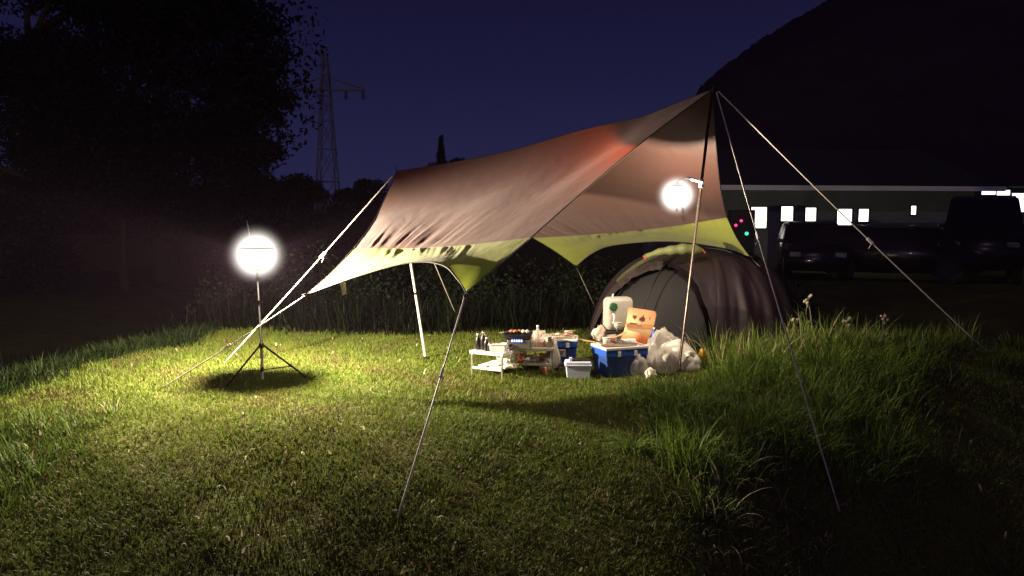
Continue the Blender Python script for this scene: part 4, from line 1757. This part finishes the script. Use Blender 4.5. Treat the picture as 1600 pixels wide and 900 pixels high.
def shop():
    D = 26.2
    a = P(1492, 335, D)
    z0 = float(terrain(a.x, D))
    t = thing('storehouse', Vector((a.x, D, z0)), 'second building at the far right with a brightly lit long window band', 'building', None, .02)
    H = 2.65
    bm = NB()
    box(bm, (4.5, 3, H / 2), (9, 6, H))
    obj('wall', bm, M['render_wall'], t)
    bm = NB()
    box(bm, (4.5, 3, H + .1), (9.6, 6.8, .18), bevel=.02)
    obj('roof', bm, M['roof'], t)
    for (u0, v0, u1, v1) in ((1534, 297, 1556, 304), (1558, 297, 1579, 305), (1582, 302, 1622, 331), (1624, 302, 1664, 331)):
        p0, p1 = P(u0, v0, D - .02) - t.location, P(u1, v1, D - .02) - t.location
        w, h = p1.x - p0.x, p0.z - p1.z
        cx, cz = (p0.x + p1.x) / 2, (p0.z + p1.z) / 2
        bm = NB()
        box(bm, (cx, -.02, cz + h / 2 + .02), (w + .06, .05, .04))
        box(bm, (cx, -.02, cz - h / 2 - .02), (w + .06, .05, .04))
        box(bm, (cx - w / 2 - .015, -.021, cz), (.03, .05, h))
        wf = obj('window', bm, M['frame'], t)
        bm = NB()
        box(bm, (cx, -.01, cz), (w, .012, h))
        obj('pane', bm, M['shop_light'], wf)


shop()


def car(name, base, rz, Lc, W, H, paint, label, van=False):
    t = thing(name, base, label, 'car', 'cars parked in front of the lodge', rz)
    if van:
        prof = [(-.5, .28), (-.5, .62), (-.47, .93), (-.42, 1.0), (.18, 1.0), (.26, .95), (.38, .60), (.47, .54), (.5, .42), (.5, .22), (.42, .16), (-.46, .16)]
    else:
        prof = [(-.5, .3), (-.49, .62), (-.42, .66), (-.33, .95), (-.24, 1.0), (.04, 1.0), (.12, .95), (.24, .63), (.44, .56), (.5, .44), (.5, .22), (.42, .16), (-.46, .16)]
    bm = NB()
    half = []
    for yk, nar in ((-1, 1), (1, 1)):
        half.append([bm.verts.new((x * Lc, yk * W / 2 * (.86 if z > .66 else 1.0), z * H)) for x, z in prof])
    n = len(prof)
    bm.faces.new(half[0])
    bm.faces.new(list(reversed(half[1])))
    for k in range(n):
        k2 = (k + 1) % n
        bm.faces.new((half[0][k2], half[0][k], half[1][k], half[1][k2]))
    bmesh.ops.recalc_face_normals(bm, faces=list(bm.faces))
    bmesh.ops.bevel(bm, geom=list(bm.edges), offset=.05, segments=3, affect='EDGES')
    obj('body', bm, paint, t, True)
    # glass: side, front, rear
    bm = NB()
    xs = (-.40, .20) if van else (-.30, .10)
    for s in (-1, 1):
        box(bm, ((xs[0] + xs[1]) / 2 * Lc, s * W * .432, .80 * H), ((xs[1] - xs[0]) * Lc, .02, .20 * H), bevel=.008)
    obj('side_glass', bm, M['carglass'], t)
    bm = NB()
    sx = .325 if van else .185
    box(bm, (sx * Lc, 0, .79 * H), (.03, W * .76, .30 * H), bevel=.01, rot=Matrix.Rotation(-.62 if not van else -.55, 3, 'Y'))
    obj('windscreen', bm, M['carglass'], t)
    bm = NB()
    box(bm, ((-.495 if van else -.39) * Lc, 0, .80 * H), (.03, W * .76, .24 * H), bevel=.01, rot=Matrix.Rotation(.14 if van else .55, 3, 'Y'))
    obj('rear_glass', bm, M['carglass'], t)
    for sx in (-.31, .31):
        for s in (-1, 1):
            bm = NB()
            tube(bm, [(sx * Lc, s * (W / 2 - .19), .32), (sx * Lc, s * (W / 2 + .01), .32)], .32, 22)
            w_ = obj('wheel', bm, M['tyre'], t)
            bm = NB()
            tube(bm, [(sx * Lc, s * (W / 2 - .0), .32), (sx * Lc, s * (W / 2 + .018), .32)], .19, 16)
            obj('rim', bm, M['gunmetal'], w_)
    for s in (-1, 1):
        bm = NB()
        box(bm, (.485 * Lc, s * W * .36, .45 * H), (.10, .28, .14), bevel=.03)
        obj('headlight', bm, M['lens'], t)
        bm = NB()
        box(bm, (-.495 * Lc, s * W * .40, .60 * H), (.06, .14, .26), bevel=.02)
        obj('tail_light', bm, M['terracotta'], t)
        bm = NB()
        box(bm, ((.24 if van else .13) * Lc, s * (W / 2 + .06), .66 * H), (.09, .16, .11), bevel=.03)
        obj('wing_mirror', bm, paint, t)
    return t


def zat(x, y):
    return Vector((x, y, float(terrain(x, y))))


pv = P(1535, 335, 21)
car('minivan', zat(pv.x, pv.y), R(-120), 4.6, 1.75, 1.98 - float(terrain(pv.x, pv.y)), M['carpaint_black'], 'black minivan nearest the right edge in front of the bright window band', True)
pc = P(1400, 335, 20.5)
car('parked_car', zat(pc.x, pc.y), R(-25), 4.0, 1.65, 1.46, M['carpaint_grey'], 'dark boxy car with small reflections between lodge windows and the minivan', True)
pc = P(1268, 335, 21.5)
car('parked_car', zat(pc.x, pc.y), R(-105), 3.6, 1.55, 1.52, M['carpaint_black'], 'smallest dark car, silhouetted below the third lit window', False)

# signal post with three small lamps
sp_ = P(1158, 352, 20)
t = thing('signal_box', zat(sp_.x, 20), 'small dark cabinet showing two red lamps and one green lamp', 'cabinet')
hz = sp_.z - t.location.z
bm = NB()
box(bm, (0, 0, hz / 2 + .2), (.62, .35, hz + .4), bevel=.02)
obj('housing', bm, M['roof'], t)
for (u_, v_, m_) in ((1150, 352, 'red_led'), (1158.5, 345, 'red_led'), (1167, 365, 'green_led')):
    q = P(u_, v_, 19.8) - t.location
    bm = NB()
    tube(bm, [(q.x, -.17, q.z), (q.x, -.2, q.z)], .035 if m_ == 'red_led' else .045, 12)
    obj('indicator_lamp', bm, M[m_], t)

# ------------------------------------------------------------------ hills, pylon, trees
def hill(name, pts, D0, D1, n=60):
    """ridge profile points (pixel u, v) surveyed at D0; falls to the ground in front and behind"""
    bm = NB()
    rows = []
    us = np.linspace(pts[0][0], pts[-1][0], n)
    pv_ = np.interp(us, [p[0] for p in pts], [p[1] for p in pts])
    for i, u in enumerate(us):
        crest = P(u, pv_[i], D0)
        crest.z += noise.noise(Vector((u * .02, 3, 0))) * D0 * .006 + noise.noise(Vector((u * .09, 9, 0))) * D0 * .004 + noise.noise(Vector((u * .31, 4, 0))) * D0 * .003
        row = []
        for k, f in enumerate((0, .25, .5, .75, 1)):
            y = D1 + (D0 - D1) * f
            z = -1.4 + (crest.z + 1.4) * (f ** .8) + (noise.noise(Vector((u * .05, f * 9, 2))) * D0 * .01 if 0 < f < 1 else 0)
            row.append(bm.verts.new((crest.x, y, z)))
        row.append(bm.verts.new((crest.x, D0 * 1.6, -1.4)))
        rows.append(row)
    for A, B in zip(rows, rows[1:]):
        for k in range(5):
            bm.faces.new((A[k], B[k], B[k + 1], A[k + 1])).smooth = True
    o = obj(name, bm, M['hill'])
    tag(o, kind='structure')


hill('hill', [(1040, 330), (1065, 200), (1095, 135), (1130, 106), (1180, 66), (1240, 30), (1290, 0), (1400, -60), (1600, -120), (2200, -150)], 75, 34, 420)
hill('far_hills', [(-900, 250), (-200, 255), (200, 280), (430, 300), (560, 300), (700, 300), (900, 310), (1100, 300)], 160, 100, 120)


def pylon():
    b = P(513, 335, 46)
    b.z = float(terrain(b.x, 46))
    t = thing('pylon', b, 'faint steel power pylon with one crossarm against the blue night sky', 'pylon')
    H = P(513, 85, 46).z - b.z
    bm = NB()
    lv = [0, .2, .38, .54, .68, .8, .9, 1.0]
    wd = [.8, .66, .54, .43, .34, .27, .2, .1]
    cor = [(-1, -1), (1, -1), (1, 1), (-1, 1)]
    for (sx, sy) in cor:
        tube(bm, [(sx * w, sy * w, z * H) for z, w in zip(lv, wd)], .045, 5)
    for i in range(len(lv) - 1):
        for a, c in zip(cor, cor[1:] + cor[:1]):
            tube(bm, [(a[0] * wd[i], a[1] * wd[i], lv[i] * H), (c[0] * wd[i + 1], c[1] * wd[i + 1], lv[i + 1] * H)], .022, 4)
            tube(bm, [(c[0] * wd[i], c[1] * wd[i], lv[i] * H), (a[0] * wd[i + 1], a[1] * wd[i + 1], lv[i + 1] * H)], .022, 4)
            tube(bm, [(a[0] * wd[i], a[1] * wd[i], lv[i] * H), (c[0] * wd[i], c[1] * wd[i], lv[i] * H)], .022, 4)
    obj('mast', bm, M['galv'], t)
    za = P(513, 140, 46).z - b.z
    bm = NB()
    box(bm, (0.1, 0, za), (4.4, .2, .13))
    tube(bm, [(-2.2, 0, za), (0, 0, za + .8), (2.3, 0, za)], .06, 5)
    obj('crossarm', bm, M['galv'], t)
    for x in (-2.1, -1.1, 1.2, 2.2):
        bm = NB()
        tube(bm, [(x, 0, za - .1), (x, 0, za - .55)], .09, 8)
        obj('insulator', bm, M['galv'], t)


pylon()


def leaves_mesh(name, centres, radii, n, size, mat, parent, cols, cone=False):
    k = len(centres)
    idx = rng.integers(0, k, n)
    u = rng.normal(0, 1, (n, 3))
    u /= np.linalg.norm(u, axis=1)[:, None]
    rad = rng.random(n) ** .45
    p = np.array(centres)[idx] + u * rad[:, None] * np.array(radii)[idx]
    a = rng.normal(0, 1, (n, 3))
    a /= np.linalg.norm(a, axis=1)[:, None]
    b = np.cross(a, rng.normal(0, 1, (n, 3)))
    b /= np.linalg.norm(b, axis=1)[:, None]
    s = (size * rng.uniform(.6, 1.4, n))[:, None]
    V = np.stack([p - a * s, p + b * s * .5, p + a * s, p - b * s * .5], 1).astype(np.float32)
    me = bpy.data.meshes.new(name)
    me.vertices.add(n * 4)
    me.vertices.foreach_set('co', V.ravel())
    me.loops.add(n * 4)
    me.loops.foreach_set('vertex_index', np.arange(n * 4, dtype=np.int32))
    me.polygons.add(n)
    me.polygons.foreach_set('loop_start', (np.arange(n) * 4).astype(np.int32))
    me.update(calc_edges=True)
    at = me.attributes.new('tint', 'FLOAT_COLOR', 'POINT')
    c = np.ones((n, 4, 4), np.float32)
    c[:, :, :3] = (np.array(cols)[rng.integers(0, len(cols), n)] * rng.uniform(.7, 1.3, (n, 1)))[:, None, :]
    at.data.foreach_set('color', c.ravel())
    me.materials.append(mat)
    o = bpy.data.objects.new(name, me)
    COL.objects.link(o)
    o.parent = parent
    return o


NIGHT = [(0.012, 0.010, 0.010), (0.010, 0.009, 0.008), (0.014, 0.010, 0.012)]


def tree(name, u, vtop, D, width, label, nleaf=9000, lean=0, seed=1, conifer=False, low=.25, size=.12):
    b = P(u, 335, D)
    b.z = float(terrain(b.x, D)) - .05
    H = P(u, vtop, D).z - b.z
    t = thing(name, b, label, 'tree', 'trees round the meadow')
    rd = random.Random(seed)
    W = width / FPX * D
    bm = NB()
    if conifer:
        tube(bm, [(0, 0, 0), (0, 0, H * .95)], [H * .02, .02], 8)
        obj('trunk', bm, M['bark'], t)
        cs, rs = [], []
        for i in range(14):
            f = i / 13
            z = H * (.15 + .85 * f)
            rr = W / 2 * (1 - f) + .05
            for k in range(5):
                a = rd.uniform(0, 6.28)
                cs.append((math.cos(a) * rr * .5, math.sin(a) * rr * .5, z))
                rs.append((rr * .55, rr * .55, H * .05))
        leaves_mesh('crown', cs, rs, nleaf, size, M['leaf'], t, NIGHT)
        return t
    tr = max(.1, H * .022)
    top_ = Vector((lean, 0, H * .72))
    tube(bm, [(0, 0, 0), (lean * .2, 0, H * .2), (lean * .5, .1, H * .45), top_], [tr * 1.3, tr, tr * .7, tr * .3], 10)
    cs, rs = [], []
    for k in range(16):
        f = rd.uniform(low, .8)
        p0 = Vector((lean * f, 0, H * f))
        a = rd.uniform(0, 6.28)
        ln = W / 2 * rd.uniform(.45, .95) * (1 - .45 * max(0, f - .5))
        p2 = p0 + Vector((math.cos(a) * ln, math.sin(a) * ln * .8, H * rd.uniform(.06, .22)))
        p1 = p0.lerp(p2, .5) + Vector((0, 0, H * .02))
        tube(bm, [p0, p1, p2], [tr * .4, tr * .25, tr * .1], 6)
        r_ = W * rd.uniform(.10, .19)
        for j in range(3):
            o_ = Vector((rd.gauss(0, r_ * .7), rd.gauss(0, r_ * .7), rd.gauss(0, r_ * .5)))
            cs.append(tuple(p2 + o_))
            rs.append((r_, r_, r_ * .75))
    for j in range(5):
        r_ = W * .14
        cs.append((top_.x + rd.gauss(0, W * .1), rd.gauss(0, W * .1), H - r_ * .8 - rd.random() * H * .08))
        rs.append((r_, r_, r_ * .8))
    obj('trunk', bm, M['bark'], t)
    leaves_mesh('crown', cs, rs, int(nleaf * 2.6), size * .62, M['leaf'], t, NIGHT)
    return t


tree('broadleaf_tree', 60, -160, 26, 620, 'huge dark tree filling the upper left corner of the sky', 26000, 0, 3, size=.15, low=.2)
tree('broadleaf_tree', 250, -60, 30, 330, 'dark tall tree just right of the huge corner tree', 20000, 0, 5, size=.15)
tree('broadleaf_tree', 372, 70, 36, 130, 'slim dark tree between the tall trees and the pylon', 9000, .4, 8, size=.14)
tree('broadleaf_tree', -40, 60, 24, 420, 'lower dark tree cut by the left edge of the view', 17000, 0, 12, size=.12, low=.12)
tree('broadleaf_tree', 190, 190, 26, 260, 'bushy dark tree directly left of the lantern glow', 13000, 0, 17, size=.10, low=.1)
tree('broadleaf_tree', 345, 285, 32, 190, 'low dark tree behind the left lantern', 9000, 0, 21, size=.10, low=.1)
tree('broadleaf_tree', 450, 280, 34, 120, 'round dark tree left of the pylon foot', 7000, 0, 23, size=.14, low=.1)
tree('broadleaf_tree', 545, 288, 36, 110, 'round dark tree right of the pylon foot', 7000, 0, 29, size=.14, low=.1)
tree('conifer_tree', 690, 222, 44, 60, 'small dark pointed conifer rising over the tarp ridge', 4000, 0, 31, True, size=.14)
tree('broadleaf_tree', 730, 250, 46, 110, 'low dark tree behind the tarp ridge right of the conifer', 6000, 0, 37, size=.16, low=.1)
tree('broadleaf_tree', 640, 290, 40, 110, 'low dark tree behind the rear peak of the tarp', 6000, 0, 41, size=.14, low=.1)

n_ = 420
cx_ = rng.uniform(-4.5, 4.2, n_)
cy_ = 10.5 + rng.random(n_) * 2.6
hh_ = rng.uniform(.08, .45, n_) + .25 * patch(cx_, cy_, 1.7, 3.0)
cz_ = terrain(cx_, cy_) + hh_
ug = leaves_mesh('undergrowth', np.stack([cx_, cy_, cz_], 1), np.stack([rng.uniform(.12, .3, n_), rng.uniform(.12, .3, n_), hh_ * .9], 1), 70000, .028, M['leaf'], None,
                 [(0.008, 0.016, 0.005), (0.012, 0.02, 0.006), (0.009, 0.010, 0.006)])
tag(ug, 'dim leafy undergrowth behind the tarp where the lawn ends', 'undergrowth', kind='stuff')

# ------------------------------------------------------------------ night sky and added violet fill
w = bpy.data.worlds.new('World')
scene.world = w
w.use_nodes = True
nt = w.node_tree
nt.nodes.clear()
out = nt.nodes.new('ShaderNodeOutputWorld')
bg = nt.nodes.new('ShaderNodeBackground')
tc = nt.nodes.new('ShaderNodeTexCoord')
sp = nt.nodes.new('ShaderNodeSeparateXYZ')
cr = nt.nodes.new('ShaderNodeValToRGB')
nt.links.new(tc.outputs['Generated'], sp.inputs[0])
nt.links.new(sp.outputs['Z'], cr.inputs[0])
e = cr.color_ramp.elements
e[0].position = 0.0
e[0].color = (0.0155, 0.019, 0.066, 1)
e[1].position = 1.0
e[1].color = (0.003, 0.0025, 0.012, 1)
for pos, c in ((.08, (.0145, .0165, .062)), (.16, (.0098, .0108, .044)), (.28, (.0066, .0062, .028)), (.5, (.0045, .0038, .017))):
    q = e.new(pos)
    q.color = (*c, 1)
nt.links.new(cr.outputs[0], bg.inputs[0])
bg.inputs[1].default_value = 1.0
nt.links.new(bg.outputs[0], out.inputs[0])

sd = bpy.data.lights.new('night_fill', 'SUN')  # sun lamp added as violet fill for the blacks
sd.energy = 0.14
sd.color = (0.85, 0.55, 1.0)
sd.angle = R(3)
so = bpy.data.objects.new('night_fill', sd)
COL.objects.link(so)
so.rotation_euler = (R(52), 0, R(-18))

# ------------------------------------------------------------------ added violet haze
HAZE_FILL = 0.00045  # thin tinted volume added to lift the blacks and soften the distance
if HAZE_FILL:
    bm = NB()
    box(bm, (0, 195, 18.5), (860, 530, 45))
    hz_ = obj('added_haze_fill', bm, None)
    hz_.data.materials.clear()
    m, nt2, o2 = new_mat('violet haze fill')
    pvn = nt2.nodes.new('ShaderNodeVolumePrincipled')
    pvn.inputs['Color'].default_value = (0.95, 0.62, 0.95, 1)
    pvn.inputs['Density'].default_value = HAZE_FILL
    pvn.inputs['Anisotropy'].default_value = 0.0
    nt2.links.new(pvn.outputs[0], o2.inputs['Volume'])
    hz_.data.materials.append(m)
    tag(hz_, kind='stuff')

# ------------------------------------------------------------------ render settings
scene.render.engine = 'CYCLES'
scene.cycles.use_denoising = True
scene.cycles.max_bounces = 6
scene.cycles.transparent_max_bounces = 12
scene.cycles.volume_bounces = 0
scene.cycles.sample_clamp_indirect = 3
scene.view_settings.view_transform = 'Standard'
scene.view_settings.look = 'None'
scene.view_settings.exposure = 0
scene.view_settings.gamma = 1
